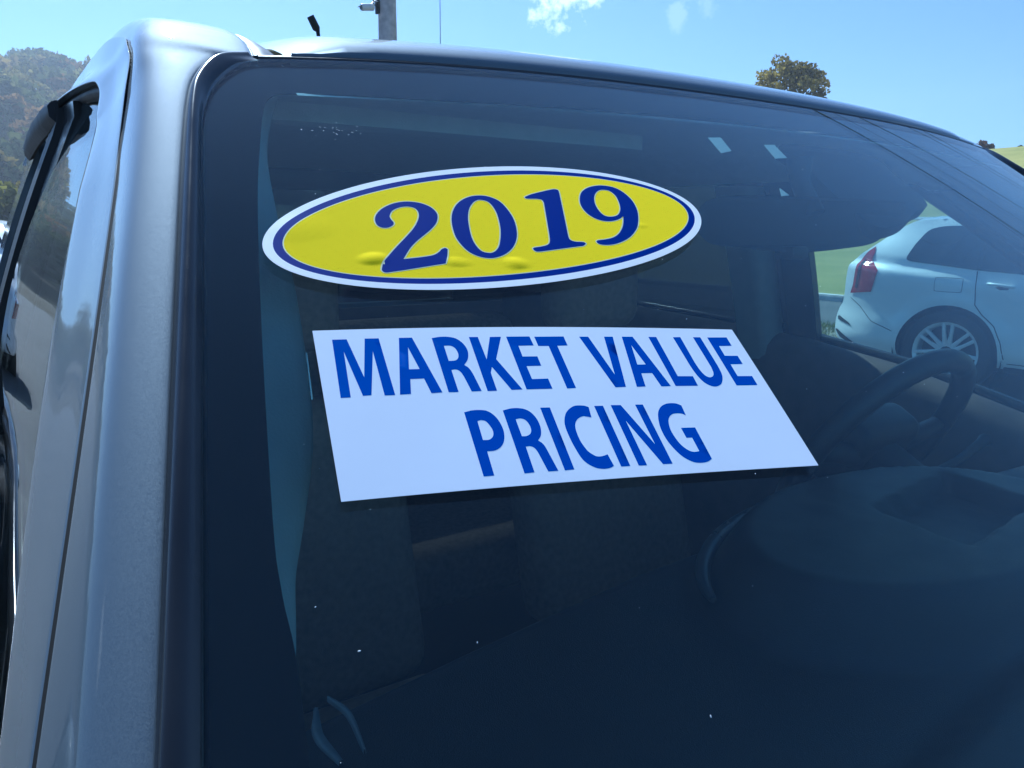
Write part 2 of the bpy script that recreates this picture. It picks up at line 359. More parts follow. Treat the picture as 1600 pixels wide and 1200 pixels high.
for i in range(-3, 3):
    y0 = i*3.1+0.4
    tag(sheet('painted_line', np.linspace(4.2, 8.0, 20), np.linspace(y0-1.72, y0-1.62, 2), lambda X, Y: gz(X, Y)+0.009, M['line']), 'white bay line painted on the asphalt', 'road marking')
def verge_z(X, Y): return 0.16+0.05*np.sin(np.clip((X-8.35)/1.3, 0, 1)*pi)+0.012*np.sin(Y*3.1)*np.sin(X*5.3)
tag(sheet('verge', np.linspace(8.35, 9.65, 14), np.linspace(-30, 60, 181), verge_z, M['gravel']), 'gravelly verge between lot and road', 'verge')
tag(sheet('road', np.linspace(9.65, 13.95, 10), np.linspace(-200, 300, 60), lambda X, Y: 0.10+0.03*(1-((X-11.8)/2.2)**2), M['road']), 'grey asphalt road beyond the verge', 'road')
def prof(name, prof_pts, y0, y1, n, mat):
    V = []; ys_ = np.linspace(y0, y1, n)
    for y in ys_:
        for (x, z) in prof_pts: V.append((x, y, z))
    K = len(prof_pts); F = [(i*K+j, i*K+j+1, (i+1)*K+j+1, (i+1)*K+j) for i in range(n-1) for j in range(K-1)]
    F += [tuple(range(K))[::-1], tuple(range((n-1)*K, n*K))]
    return mesh_obj(name, V, F, mat, None, True, 40)
kerb = tag(empty('kerb', (14, 0, 0)), 'pale concrete kerb at the far side of the road', 'kerb', kind='structure')
kp = [(13.95, 0.05), (13.95, 0.215), (13.965, 0.24), (14.12, 0.245), (14.14, 0.23), (14.14, 0.05)]
seg0 = prof('kerb_stone', [(x-14, z) for x, z in kp], 0.0, 2.985, 2, M['concrete']); seg0.parent = kerb; seg0.location = (0, -12, 0)
for i in range(1, 22):
    c = seg0.copy(); col.objects.link(c); c.parent = kerb; c.location = (random.uniform(-0.006, 0.006), -12+3.0*i, random.uniform(-0.005, 0.005))
def lawn_z(X, Y): return 0.22+np.clip(X-14.1, 0, None)*0.028+7.2*smoothstep(22, 85, X)+0.35*np.sin(X*0.09+Y*0.05)*smoothstep(25, 60, X)
tag(sheet('lawn', np.unique(np.r_[np.linspace(14.12, 30, 20), np.linspace(30, 110, 30)]), np.linspace(-80, 160, 90), lawn_z, M['lawn']), 'sunlit yellow green lawn rising beyond the kerb', 'lawn')
# verge grass: nobody could count the blades
def blades(name, n, fx, fy, fz, h0, h1, cols, label):
    X = fx(n); Y = fy(n); Z = fz(X, Y)
    a = rng.uniform(0, 2*pi, n); h = rng.uniform(h0, h1, n); w = rng.uniform(0.006, 0.012, n); ln = rng.normal(0, 0.35, (n, 2))
    V = np.zeros((n, 3, 3))
    V[:, 0] = np.stack([X-w*np.cos(a), Y-w*np.sin(a), Z-0.01], -1); V[:, 1] = np.stack([X+w*np.cos(a), Y+w*np.sin(a), Z-0.01], -1)
    V[:, 2] = np.stack([X+ln[:, 0]*h, Y+ln[:, 1]*h, Z+h], -1)
    o = leaf_mesh(name, V, cols[rng.integers(0, len(cols), n)]*rng.uniform(0.7, 1.3, (n, 1)))
    return tag(o, label, 'grass', kind='stuff')
def leaf_mesh(name, V, colors, parent=None):
    """V: n x k x 3 polygons, one colour each"""
    n, k = V.shape[:2]
    me = bpy.data.meshes.new(name)
    me.vertices.add(n*k); me.vertices.foreach_set('co', V.reshape(-1).astype(np.float32))
    me.loops.add(n*k); me.loops.foreach_set('vertex_index', np.arange(n*k, dtype=np.int32))
    me.polygons.add(n); me.polygons.foreach_set('loop_start', np.arange(0, n*k, k, dtype=np.int32))
    ca = me.color_attributes.new('leaf', 'FLOAT_COLOR', 'POINT')
    C4 = np.ones((n*k, 4), np.float32); C4[:, :3] = np.repeat(np.clip(colors, 0, 1), k, 0)
    ca.data.foreach_set('color', C4.reshape(-1))
    me.update(calc_edges=True); me.validate()
    o = bpy.data.objects.new(name, me); col.objects.link(o); me.materials.append(M['leaf'])
    if parent: o.parent = parent
    return o
blades('verge_grass', 9000, lambda n: 8.4+1.2*rng.beta(1.6, 1.2, n), lambda n: rng.uniform(1, 14, n), verge_z, 0.03, 0.11,
       np.array([(0.16, 0.17, 0.05), (0.22, 0.20, 0.08), (0.10, 0.13, 0.03)]), 'short dry grass tufts on the gravelly verge behind the white car')
def pebbles(n):
    X = rng.uniform(8.37, 9.6, n); Y = rng.uniform(1, 13, n); Z = verge_z(X, Y); r = rng.uniform(0.008, 0.028, n)
    base = np.array([(1, 0, 0), (0, 1, 0), (-1, 0, 0), (0, -1, 0), (0, 0, 0.7), (0, 0, -0.5)], float)
    tri = [(0, 1, 4), (1, 2, 4), (2, 3, 4), (3, 0, 4)]
    V = []
    for i in range(n):
        q = base*r[i]*rng.uniform(0.7, 1.3, (6, 1))+np.array([X[i], Y[i], Z[i]])
        for t in tri: V.append(q[list(t)])
    V = np.array(V); c = np.repeat(rng.uniform(0.22, 0.5, (n, 1))*np.array([[1, 0.97, 0.88]]), 4, 0)
    return tag(leaf_mesh('verge_gravel', V, c), 'loose pale gravel on the verge', 'gravel', kind='stuff')
pebbles(2600)

# hills with an autumn wood
def hill_h(az):                                  # crest height by azimuth in degrees
    return 10+38*(1-smoothstep(3, 24, az))*smoothstep(-15, -1, az)+2.5*np.sin(az*0.31+0.5)+1.5*np.sin(az*0.9)
def hill_z(az, r):
    t = np.clip((r-150)/230, 0, 1)
    return hill_h(az)*smoothstep(0, 1, t)+2.5*np.sin(r*0.05+az*0.4)*t
azs = np.linspace(-130, 130, 131); rs = np.linspace(120, 520, 24)
A_, R_ = np.meshgrid(azs, rs, indexing='ij')
hz = hill_z(A_, R_)-0.3
hv = np.stack([R_*np.sin(np.radians(A_)), R_*np.cos(np.radians(A_)), hz], -1).reshape(-1, 3)
tag(mesh_obj('hills', hv, grid_faces(len(azs), len(rs)), M['hill']), 'wooded hill rising behind the parking lot', 'hill', kind='structure')
PAL = np.array([(0.10, 0.115, 0.035), (0.14, 0.13, 0.035), (0.20, 0.155, 0.04), (0.21, 0.125, 0.045), (0.23, 0.17, 0.06), (0.08, 0.095, 0.04), (0.16, 0.15, 0.045), (0.25, 0.21, 0.055), (0.11, 0.125, 0.04), (0.12, 0.13, 0.045)])
def crown_leaves(c, rx, rz, n, size, color):
    """leaf clumps spread through a lumpy crown"""
    nl = 9; lob = rng.normal(0, 1, (nl, 3)); lob /= np.linalg.norm(lob, axis=1, keepdims=True); lob[:, 2] = np.abs(lob[:, 2])*0.9-0.15
    li = rng.integers(0, nl, n); d = rng.normal(0, 1, (n, 3)); d /= np.linalg.norm(d, axis=1, keepdims=True)
    p = lob[li]*0.58+d*(rng.uniform(0.55, 1.0, (n, 1))**0.6)*0.42
    p = p*np.array([rx, rx, rz])+np.array(c)
    s = size*rng.uniform(0.6, 1.3, n)
    a = rng.normal(0, 1, (n, 3)); a /= np.linalg.norm(a, axis=1, keepdims=True)
    b_ = np.cross(a, rng.normal(0, 1, (n, 3))); b_ /= np.linalg.norm(b_, axis=1, keepdims=True)
    V = np.stack([p+a*s[:, None], p+b_*s[:, None]*0.6, p-a*s[:, None]*0.8, p-b_*s[:, None]*0.6], 1)
    lobc = rng.uniform(0.75, 1.25, (nl, 1))
    C_ = np.array(color)*lobc[li]*rng.uniform(0.75, 1.25, (n, 1))
    return V, C_
VV, CC = [], []
def wood(n, az0, az1, r0, r1, leaves):
    az = rng.uniform(az0, az1, n); r = np.sqrt(rng.uniform(r0**2, r1**2, n))
    for a, rr in zip(az, r):
        z = hill_z(a, rr); s = rng.uniform(4.6, 8.2); x, y = rr*sin(radians(a)), rr*cos(radians(a))
        V, c = crown_leaves((x, y, z+s*1.15), s, s*1.15, leaves, s*0.17 if leaves > 100 else s*0.3, PAL[rng.integers(0, len(PAL))])
        VV.append(V); CC.append(c)
wood(430, -11, 11, 160, 392, 330)
wood(420, -75, -11, 160, 392, 60)
wood(240, 11, 75, 190, 392, 60)
wood(120, 75, 120, 190, 392, 40)
V, c = crown_leaves((-0.5, 92, 3.0), 4.0, 3.4, 1200, 0.5, (0.17, 0.16, 0.03)); VV.append(V); CC.append(c)
V, c = crown_leaves((-6.5, 96, 3.2), 4.6, 3.6, 1200, 0.5, (0.14, 0.15, 0.03)); VV.append(V); CC.append(c)
V, c = crown_leaves((4.5, 100, 3.4), 4.6, 3.6, 800, 0.5, (0.16, 0.13, 0.03)); VV.append(V); CC.append(c)
wd = leaf_mesh('forest', np.concatenate(VV), np.concatenate(CC))
tag(wd, 'hazy autumn wood covering the hillside behind the pickup', 'forest', kind='stuff')

def make_tree(x, y, zg, h, rx, rz, n, size, color, label, seed=0):
    root = tag(empty('tree', (x, y, zg)), label, 'tree')
    tp = [(0, 0, -0.3)]; k = 7; bx, by = rng.normal(0, 0.02*h, 2)
    for i in range(1, k+1): tp.append((bx*(i/k)**2, by*(i/k)**2, h*0.86*i/k))
    tube('trunk', tp, [0.03*h*(1-0.85*i/k) for i in range(k+1)], M['bark'], root, 9)
    for i in range(9):
        t = rng.uniform(0.45, 0.8); a = rng.uniform(0, 2*pi); L = rx*rng.uniform(0.5, 0.85); z0 = h*0.86*t
        pts = [(bx*t*t, by*t*t, z0), (bx*t*t+cos(a)*L*0.5, by*t*t+sin(a)*L*0.5, z0+L*0.35), (bx*t*t+cos(a)*L, by*t*t+sin(a)*L, z0+L*0.8)]
        tube('limb', pts, [0.010*h, 0.006*h, 0.002*h], M['bark'], root, 6)
    Vs, Cs = [], []
    NL = 34
    for i in range(NL):
        zt = 1-2*(i+.5)/NL; rr = math.sqrt(1-zt*zt); a = i*2.39996+rng.uniform(-.3, .3); q = rng.uniform(.45, .74)
        V, c = crown_leaves((cos(a)*rr*q*rx, sin(a)*rr*q*rx, h-rz+zt*q*rz), rx*rng.uniform(.26, .38), rz*rng.uniform(.24, .34), n//NL, size, np.array(color)*rng.uniform(.65, 1.3))
        Vs.append(V); Cs.append(c)
    cr = leaf_mesh('crown', np.concatenate(Vs), np.concatenate(Cs), root)
    return root
TD = 90.0; ta = radians(52.35)
make_tree(CAM.x+TD*sin(ta), CAM.y+TD*cos(ta), 6.0, 14.1, 4.3, 4.6, 7200, 0.22, (0.24, 0.19, 0.045), 'round lone autumn tree standing above the roof edge of the pickup')
for k, (azd, dist, top, r) in enumerate(((63.9, 118, 12.9, 0.9), (64.35, 118, 12.5, 0.8), (65.9, 112, 11.6, 1.2))):
    a = radians(azd)
    make_tree(CAM.x+dist*sin(a), CAM.y+dist*cos(a), top-5.2, 5.4, r, 1.2, 480, 0.22, [(0.13, 0.06, 0.03), (0.11, 0.075, 0.03), (0.06, 0.08, 0.02)][k],
              ['small reddish tree on the skyline at the far right', 'small brown tree beside the reddish one on the far right skyline', 'low green bush on the grassy rise at the right edge'][k])

# utility pole, security camera, thin mast, overhead wires
pole = tag(empty('utility_pole', (5.07, 12.05, 0.12)), 'weathered wooden utility pole standing behind the pickup roof', 'pole')
tube('pole_shaft', [(0, 0, -0.3), (0.0, 0, 3), (0.0, 0, 6), (0.0, 0, 9.6)], [0.185, 0.165, 0.145, 0.125], M['pole'], pole, 24)
box('cable_guard', (-0.20, -0.05, 4.92), (-0.155, 0.05, 6.8), M['wire'], pole, 0.01)
tube('service_cable', [(-0.17, -0.02, 5.0), (-0.26, -0.05, 5.05), (-0.28, -0.05, 5.2), (-0.2, -0.03, 5.5)], 0.012, M['wire'], pole, 6)
box('cross_arm', (-1.0, -0.06, 8.7), (1.0, 0.06, 8.84), M['pole'], pole, 0.01)
sc_ = tag(empty('security_camera', (4.90, 11.98, 5.11)), 'white bullet security camera fixed to the side of the utility pole', 'camera')
body = tube('camera_body', [(-0.34, -0.05, -0.045), (-0.33, -0.05, -0.043), (-0.12, 0, 0.0)], [0.048, 0.055, 0.055], M['cam_white'], sc_, 16)
tube('lens', [(-0.352, -0.052, -0.046), (-0.338, -0.05, -0.044)], 0.04, M['suv_glass'], sc_, 14)
box('sun_hood', (-0.36, -0.06, 0.045), (-0.10, 0.06, 0.055), M['cam_white'], sc_, 0.004).rotation_euler.y = -0.2
tube('bracket', [(-0.16, 0, 0.02), (-0.08, 0.02, 0.10), (0.03, 0.04, 0.12)], 0.014, M['galv'], sc_, 8)
mast = tag(empty('slim_mast', (10.1, 19.5, 0.1)), 'thin grey wire mast rising to the right of the utility pole', 'mast')
tube('mast_tube', [(0, 0, -0.2), (0, 0, 4), (0, 0, 9.5)], [0.03, 0.016, 0.010], M['galv'], mast, 8)
box('base_plate', (-0.1, -0.1, -0.02), (0.1, 0.1, 0.03), M['galv'], mast, 0.005)
def wire(p0, p1, sag, r, label):
    p0 = Vector(p0); p1 = Vector(p1); pts = []
    for i in range(25):
        t = i/24; q = p0.lerp(p1, t); q.z -= sag*4*t*(1-t); pts.append(q)
    return tag(tube('overhead_wire', pts, r, M['wire'], None, 6), label, 'wire', 'overhead wires mirrored in the windscreen')
def wire_xy(x0, y0, x1, y1, z, r, label):
    d = Vector((x1-x0, y1-y0, 0)).normalized(); a = Vector((x0, y0, z)); wire(a-d*12+Vector((0, 0, 0.0)), a+d*34, 0.0, r, label)
wire_xy(9.50, 4.25, 15.4, 2.75, 7.0, 0.017, 'black overhead wire mirrored lowest and darkest in the windscreen')
wire_xy(10.9, 4.60, 18.1, 4.05, 7.0, 0.015, 'black overhead wire mirrored second from the bottom in the windscreen')
wire_xy(10.2, 4.40, 16.5, 3.35, 7.02, 0.006, 'thin overhead wire mirrored faintly between the two dark ones')
wire_xy(14.6, 5.55, 22.5, 6.3, 7.0, 0.016, 'black overhead wire mirrored highest on the windscreen')
wire_xy(15.0, 5.35, 23.0, 6.0, 7.0, 0.012, 'overhead wire mirrored just under the highest one')

# ------------------------------------------------------------------ pickup truck (X to driver's side, Y rearwards)
truck = tag(empty('pickup_truck'), 'grey metallic pickup truck with sale stickers on its windscreen', 'pickup truck')
T = truck

# --- windscreen: a curved pane 5 mm thick with rounded top corners
def umax(v):
    rv = 0.12
    return np.where(v < rv, 1-0.07*(1-np.sqrt(np.clip(1-((rv-v)/rv)**2, 0, 1))), 1.0)
vr = np.unique(np.r_[np.linspace(0, 0.12, 14)**1.0, np.linspace(0.12, 1.0, 34)]); us_ = np.linspace(-1, 1, 61)
U_ = us_[None, :]*umax(vr)[:, None]; V_ = np.repeat(vr[:, None], 61, 1)
outer = wso(U_, V_, 0.0); inner = wso(U_, V_, -0.0045)
nr, nc = U_.shape; F = [f[::-1] for f in grid_faces(nr, nc)]; n0 = nr*nc
Fi = [tuple(i+n0 for i in f[::-1]) for f in F]
ring = [j for j in range(nc)]+[i*nc+nc-1 for i in range(1, nr)]+[(nr-1)*nc+j for j in range(nc-2, -1, -1)]+[i*nc for i in range(nr-2, 0, -1)]
rim_f = [(ring[i], ring[(i+1) % len(ring)], ring[(i+1) % len(ring)]+n0, ring[i]+n0) for i in range(len(ring))]
def fix_normals(o):
    bm = bmesh.new(); bm.from_mesh(o.data); bmesh.ops.recalc_face_normals(bm, faces=bm.faces[:]); bm.to_mesh(o.data); bm.free(); return o
screen = fix_normals(mesh_obj('windscreen', np.r_[outer.reshape(-1, 3), inner.reshape(-1, 3)], F+Fi+rim_f, M['glass'], T, True, 40))

# black frit band printed round the edge, on the inside of the pane
fl = np.array([(-9560, 10000), (-9500, 8200), (-9513, 6653), (-9570, 6088), (-9591, 5589), (-9562, 3984), (-9494, 2432), (-9390, 1410), (-9305, 870), (-9199, 677), (-9004, 625), (-8200, 660), (-6907, 719), (-5397, 725), (-3859, 697), (-2186, 656), (-880, 681), (0, 690)])/1e4
fl = catmull(fl, 5)
inn = np.r_[fl, (fl[::-1]*np.array([-1, 1]))[1:]]
# outer partner of every inner point on the pane's edge
def edge_partner(p, i, n):
    u, v = p
    if v > 0.17 and abs(u) > 0.88: return (math.copysign(0.9975, u), v)
    if abs(u) < 0.86: return (u, 0.002)
    c = np.array([0.86, 0.17]); q = np.array([abs(u), v]); d = q-c; t = 1.0
    while t < 12:
        r = c+d*t
        if r[1] < 0.003 or r[0] > float(umax(np.array(r[1])))*0.9975: break
        t += 0.01
    return (math.copysign(r[0], u), max(r[1], 0.002))
outp = np.array([edge_partner(p, i, len(inn)) for i, p in enumerate(inn)])
rows = [inn+(outp-inn)*t for t in (0, 0.25, 0.5, 0.75, 1.0)]
def thin(uvs_rows, off0, off1, name, mat, parent):
    A = np.array(uvs_rows); K, N = A.shape[:2]
    a = wso(A[..., 0], A[..., 1], off0).reshape(-1, 3); b_ = wso(A[..., 0], A[..., 1], off1).reshape(-1, 3)
    F1 = grid_faces(K, N); F2 = [tuple(i+K*N for i in f[::-1]) for f in F1]
    rg = list(range(N))+[i*N+N-1 for i in range(1, K)]+[(K-1)*N+j for j in range(N-2, -1, -1)]+[i*N for i in range(K-2, 0, -1)]
    F3 = [(rg[i], rg[(i+1) % len(rg)], rg[(i+1) % len(rg)]+K*N, rg[i]+K*N) for i in range(len(rg))]
    return fix_normals(mesh_obj(name, np.r_[a, b_], F1+F2+F3, mat, parent, True, 40))
thin(rows, -0.0056, -0.0064, 'frit_band', M['frit'], screen)
# dust and water specks on the outside
def specks():
    V, Fc = [], []
    pts = [(rng.uniform(-0.95, 0.3), rng.uniform(0.04, 0.75), rng.uniform(0.00012, 0.0004)) for _ in range(110)]
    pts += [(-0.855+rng.normal(0, 0.022), 0.148+rng.normal(0, 0.006), rng.uniform(0.00015, 0.0005)) for _ in range(22)]
    pts += [(-0.89+0.06*t, 0.137+0.02*t, 0.0003) for t in rng.uniform(0, 1, 10)]
    for (u, v, r) in pts:
        c = wso(u, v, 0.0003); n = wsn(np.array(u), np.array(v)); a = np.cross(n, (0, 0, 1.0)); a /= np.linalg.norm(a); b_ = np.cross(n, a)
        k = len(V); ph = rng.uniform(0, 6.28); el = rng.uniform(1, 2.2)
        for i in range(6):
            t = 2*pi*i/6; V.append(c+r*el*cos(t)*(a*cos(ph)+b_*sin(ph))+r*sin(t)*(-a*sin(ph)+b_*cos(ph)))
        V.append(c+n*r*0.4)
        for i in range(6): Fc.append((k+i, k+(i+1) % 6, k+6))
    tag(mesh_obj('dust_specks', V, Fc, M['dust'], screen, False), kind='stuff')
specks()
# pale labels stuck to the inside of the pane
for nm, q in (('inner_label', [(-2612, 1231), (-2299, 1198), (-2415, 1545), (-2704, 1615)]), ('inner_label', [(-1403, 1304), (-1116, 1274), (-1211, 1613), (-1541, 1658)]), ('inner_label', [(-2275, 2387), (-2240, 2536), (-2424, 2557)])):
    q = [(a/1e4, b_/1e4) for a, b_ in q]
    prism(nm, q, lambda u, v: wso(u, v, -0.0056), lambda u, v: wso(u, v, -0.0062), M['label'], screen)

# --- edge curves of the passenger-side pillar (x as a function of height, offset b behind the glass edge)
FE = {
 'f1': (-0.002, [(-.664,1.681),(-.674,1.66),(-.696,1.597),(-.715,1.542),(-.729,1.5),(-.741,1.466),(-.751,1.437),(-.759,1.412)]),
 'f1b': (0.0, [(-.669,1.681),(-.679,1.66),(-.700,1.597),(-.72,1.542),(-.734,1.5),(-.746,1.466),(-.756,1.438),(-.765,1.413)]),
 'f2': (0.004, [(-.674,1.681),(-.684,1.66),(-.706,1.597),(-.725,1.542),(-.739,1.5),(-.75,1.466),(-.76,1.437),(-.768,1.412)]),
 'f3': (0.020, [(-.699,1.675),(-.709,1.646),(-.717,1.627),(-.725,1.602),(-.736,1.573),(-.75,1.534),(-.76,1.5),(-.775,1.455),(-.789,1.412)]),
 'f4': (0.075, [(-.697,1.695),(-.714,1.649),(-.733,1.597),(-.751,1.548),(-.767,1.491),(-.783,1.454),(-.794,1.423),(-.804,1.394)]),
 'f5': (0.13, [(-.699,1.703),(-.715,1.659),(-.728,1.626),(-.742,1.592),(-.756,1.554),(-.768,1.514),(-.777,1.483),(-.787,1.455),(-.798,1.426),(-.808,1.398)]),
 'f6': (0.19, [(-.7,1.713),(-.716,1.671),(-.727,1.649),(-.74,1.618),(-.753,1.583),(-.766,1.545),(-.781,1.49),(-.791,1.458),(-.8,1.43),(-.813,1.393)]),
}
def xpoly(key):
    L = np.array(FE[key][1]); c = np.polyfit(L[:, 1]-1.5, L[:, 0], 2)
    f = lambda z: np.polyval(c, np.asarray(z, float)-1.5)
    s = (f(1.42)-f(1.40))/0.02
    return lambda z: np.where(np.asarray(z) > 1.41, f(z), f(1.41)+s*(np.asarray(z)-1.41))
XP = {k: xpoly(k) for k in FE}
ZP = np.r_[np.linspace(1.17, 1.62, 26)]
def pillar_pts(key, db=0.0, dx=0.0):
    b_ = FE[key][0]+db
    return np.stack([XP[key](ZP)+dx, yedge(ZP)+b_, ZP], -1)
CT = {   # corner and roof-rail control points
 'f0': [tuple(wso(-0.998, 0.12, -0.001)), tuple(wso(-0.985, 0.055, -0.001)), tuple(wso(-0.955, 0.012, -0.001)), tuple(wso(-0.93, 0.0, -0.001))],
 'f1': [(-.664,-.033,1.681), (-.652,-.005,1.702), (-.632,.020,1.7215), (-.606,.031,1.7275)],
 'f1b': [(-.669,-.032,1.681), (-.655,.002,1.706), (-.634,.027,1.725), (-.607,.038,1.732)],
 'f2': [(-.674,-.028,1.681), (-.658,.010,1.709), (-.635,.036,1.728), (-.607,.046,1.737)],
 'f3': [(-.698,-.012,1.681), (-.688,.025,1.709), (-.682,.055,1.731), (-.672,.085,1.752)],
 'f4': [(-.704,.043,1.681), (-.697,.066,1.703), (-.688,.10,1.729), (-.684,.135,1.747)],
 'f5': [(-.708,.095,1.681), (-.700,.127,1.702), (-.693,.165,1.724), (-.689,.20,1.741)],
 'f6': [(-.713,.155,1.676), (-.708,.176,1.692), (-.700,.205,1.714), (-.696,.24,1.729)]}
RAIL = {
 'f2': [(-.604,.122,1.770), (-.600,.30,1.800), (-.598,.6,1.818), (-.598,1.0,1.826), (-.60,1.78,1.812)],
 'f3': [(-.661,.15,1.776), (-.652,.32,1.806), (-.647,.6,1.823), (-.646,1.0,1.830), (-.649,1.78,1.814)],
 'f4': [(-.679,.19,1.764), (-.675,.35,1.787), (-.671,.6,1.800), (-.670,1.0,1.806), (-.672,1.78,1.788)],
 'f5': [(-.686,.25,1.752), (-.685,.39,1.766), (-.683,.6,1.776), (-.683,1.0,1.781), (-.686,1.78,1.762)],
 'f6': [(-.694,.29,1.739), (-.694,.42,1.749), (-.694,.62,1.756), (-.695,1.0,1.760), (-.699,1.78,1.740)]}
def fcurve(key, rail=True, off=(0, 0, 0), db=0.0):
    pp = pillar_pts(key, db) if key != 'f0' else np.stack([xedge(ZP)+0.0008, yedge(ZP)+0.0004, ZP-0.001], -1)
    ctl = [pp[-2], pp[-1]]+CT[key]+(RAIL[key] if rail else [])
    sp = catmull(ctl, 8)[8:]
    return np.r_[pp[:-1], sp]+np.array(off)
G4 = 0.0022
moulding = loft('windscreen_moulding', [fcurve('f0', False), fcurve('f1', False, (0, -.0015, .003)), fcurve('f1b', False, (-.0005, -.002, .0035)), fcurve('f2', False, (0, .002, -.004))], M['trim_black'], T, 4)
pillar = loft('pillar', [fcurve('f2', off=(.004, .004, -.010)), fcurve('f2'), fcurve('f3'), fcurve('f4', db=-.010), fcurve('f4', off=(.0018, 0, -.0006), db=-.003), fcurve('f4', off=(.008, 0, 0), db=-.001)], M['paint'], T, 6)
gapst = loft('shut_line', [fcurve('f4', off=(.012, 0, 0), db=-.004), fcurve('f4', off=(.006, 0, 0), db=0), fcurve('f4', off=(-.0008, 0, .0004), db=.0035), fcurve('f4', off=(.006, 0, 0), db=.006)], M['black_gap'], T)
def widen(P):                                        # body sides swell a little towards the rear doors
    P = np.array(P, float); P[..., 0] -= 0.020*smoothstep(0.05, 0.8, P[..., 1]); return P
F6R = widen(fcurve('f6'))
door = loft('door_frame', [fcurve('f4', off=(.004, 0, 0), db=.0036), fcurve('f4', off=(-.0006, 0, 0.0003), db=.0045), fcurve('f4', off=(-.0022, 0, 0), db=.012), fcurve('f5'), F6R, F6R+np.array([.004, .004, -.002]), F6R+np.array([.014, .006, -.003])], M['paint'], T, 6)
F6i = F6R+np.array([.010, .004, -.003])
seal = loft('window_seal', [F6i, F6i+np.array([-.004, .006, -.005]), F6i+np.array([.0, .014, -.012]), F6i+np.array([.012, .016, -.014])], M['rubber'], T, 3)
# --- side glass and black window posts
YB = [-.6, -.35, -.02, .23, .49, 1.1, 1.8]; ZB = [1.17, 1.20, 1.25, 1.31, 1.342, 1.365, 1.37]
zbelt = lambda y: np.interp(y, YB, ZB)
rail6 = F6R[len(ZP)-1+8:]
def side_x(y, z): return XP['f6'](np.minimum(z, 1.72))-0.020*smoothstep(0.05, 0.8, y)
ztop = lambda y: np.interp(y, [.155, .176, .205, .24, .29, .42, .62, 1.0, 1.78], [1.676, 1.692, 1.714, 1.729, 1.739, 1.749, 1.756, 1.760, 1.740])
def side_panel(name, y0, y1, inset, mat, parent, front_pillar=False, thick=0.004, zlo=None, ny=16, nz=22, ztrim=0.012, bulge=0.0):
    rows_ = []
    for j in range(nz+1):
        t = j/nz; r = []
        for i in range(ny+1):
            s = i/ny
            if front_pillar:
                z_f = 1.19+(ztop(.24)-ztrim-1.19)*t
                yf = min(float(yedge(min(z_f, 1.69)))+0.19, .24) if z_f < 1.69 else float(np.interp(z_f, [1.69, 1.714, 1.729], [.176, .205, .24]))
                y = yf+(y1-yf)*s
            else: y = y0+(y1-y0)*s
            zl = zbelt(y) if zlo is None else zlo; z = zl+(ztop(max(y, .155))-ztrim-zl)*t
            if front_pillar:
                yf2 = float(yedge(min(z, 1.69)))+0.192
                if z > 1.69: yf2 = float(np.interp(z, [1.69, 1.714, 1.729], [.18, .21, .245]))
                y = yf2+(y1-yf2)*s
            bul = bulge*(-.018*math.sin(pi*min(1, max(0, (z-zl)/(1.735-zl))))+.010*(1-s)**2)
            r.append((float(side_x(y, z))+inset+bul, y, z))
        rows_.append(r)
    A = np.array(rows_); K, N = A.shape[:2]; B = A+np.array([thick, 0, 0])
    F1 = grid_faces(K, N); F2 = [tuple(i+K*N for i in f[::-1]) for f in F1]
    rg = list(range(N))+[i*N+N-1 for i in range(1, K)]+[(K-1)*N+j for j in range(N-2, -1, -1)]+[i*N for i in range(K-2, 0, -1)]
    F3 = [(rg[i], rg[(i+1) % len(rg)], rg[(i+1) % len(rg)]+K*N, rg[i]+K*N) for i in range(len(rg))]
    return fix_normals(mesh_obj(name, np.r_[A.reshape(-1, 3), B.reshape(-1, 3)], F1+F2+F3, mat, parent, True, 40))
fglass = side_panel('door_window', 0, .462, .014, M['door_glass'], T, True, bulge=1.0)
bpost = side_panel('window_post', .452, .552, .004, M['trim_black'], T, thick=.02, ny=6)
bpost2 = side_panel('window_post', .560, .64, -.004, M['rubber'], T, thick=.02, ny=6)
rglass = side_panel('door_window', .63, 1.22, .010, M['privacy_glass'], T)
cpanel = side_panel('rear_pillar', 1.215, 1.79, .0, M['paint'], T, thick=.02, ztrim=0.0)
# wind deflector over the rear side window, its blunt black end facing forward
dv = [(-.0, .0), (-.010, -.003), (-.017, -.012), (-.016, -.030), (-.006, -.040), (.0, -.035)]
dr = []
for y in (.565, .575, .62, .8, 1.0, 1.2):
    zt = ztop(y)-0.002; k = 1.0 if y > .58 else 0.72
    dr.append([(float(side_x(y, zt+b_*k))+a*k, y, zt+b_*k) for a, b_ in dv])
defl = loft('wind_deflector', dr, M['rubber'], T, 1, True, False, 50)
capf = mesh_obj('deflector_end', dr[0], [tuple(range(6))], M['rubber'], defl, False)
wedge = tube('belt_moulding', [(float(side_x(y, zbelt(y)))-.004, y, zbelt(y)) for y in np.linspace(-.36, 1.22, 14)], .010, M['trim_black'], T, 8)
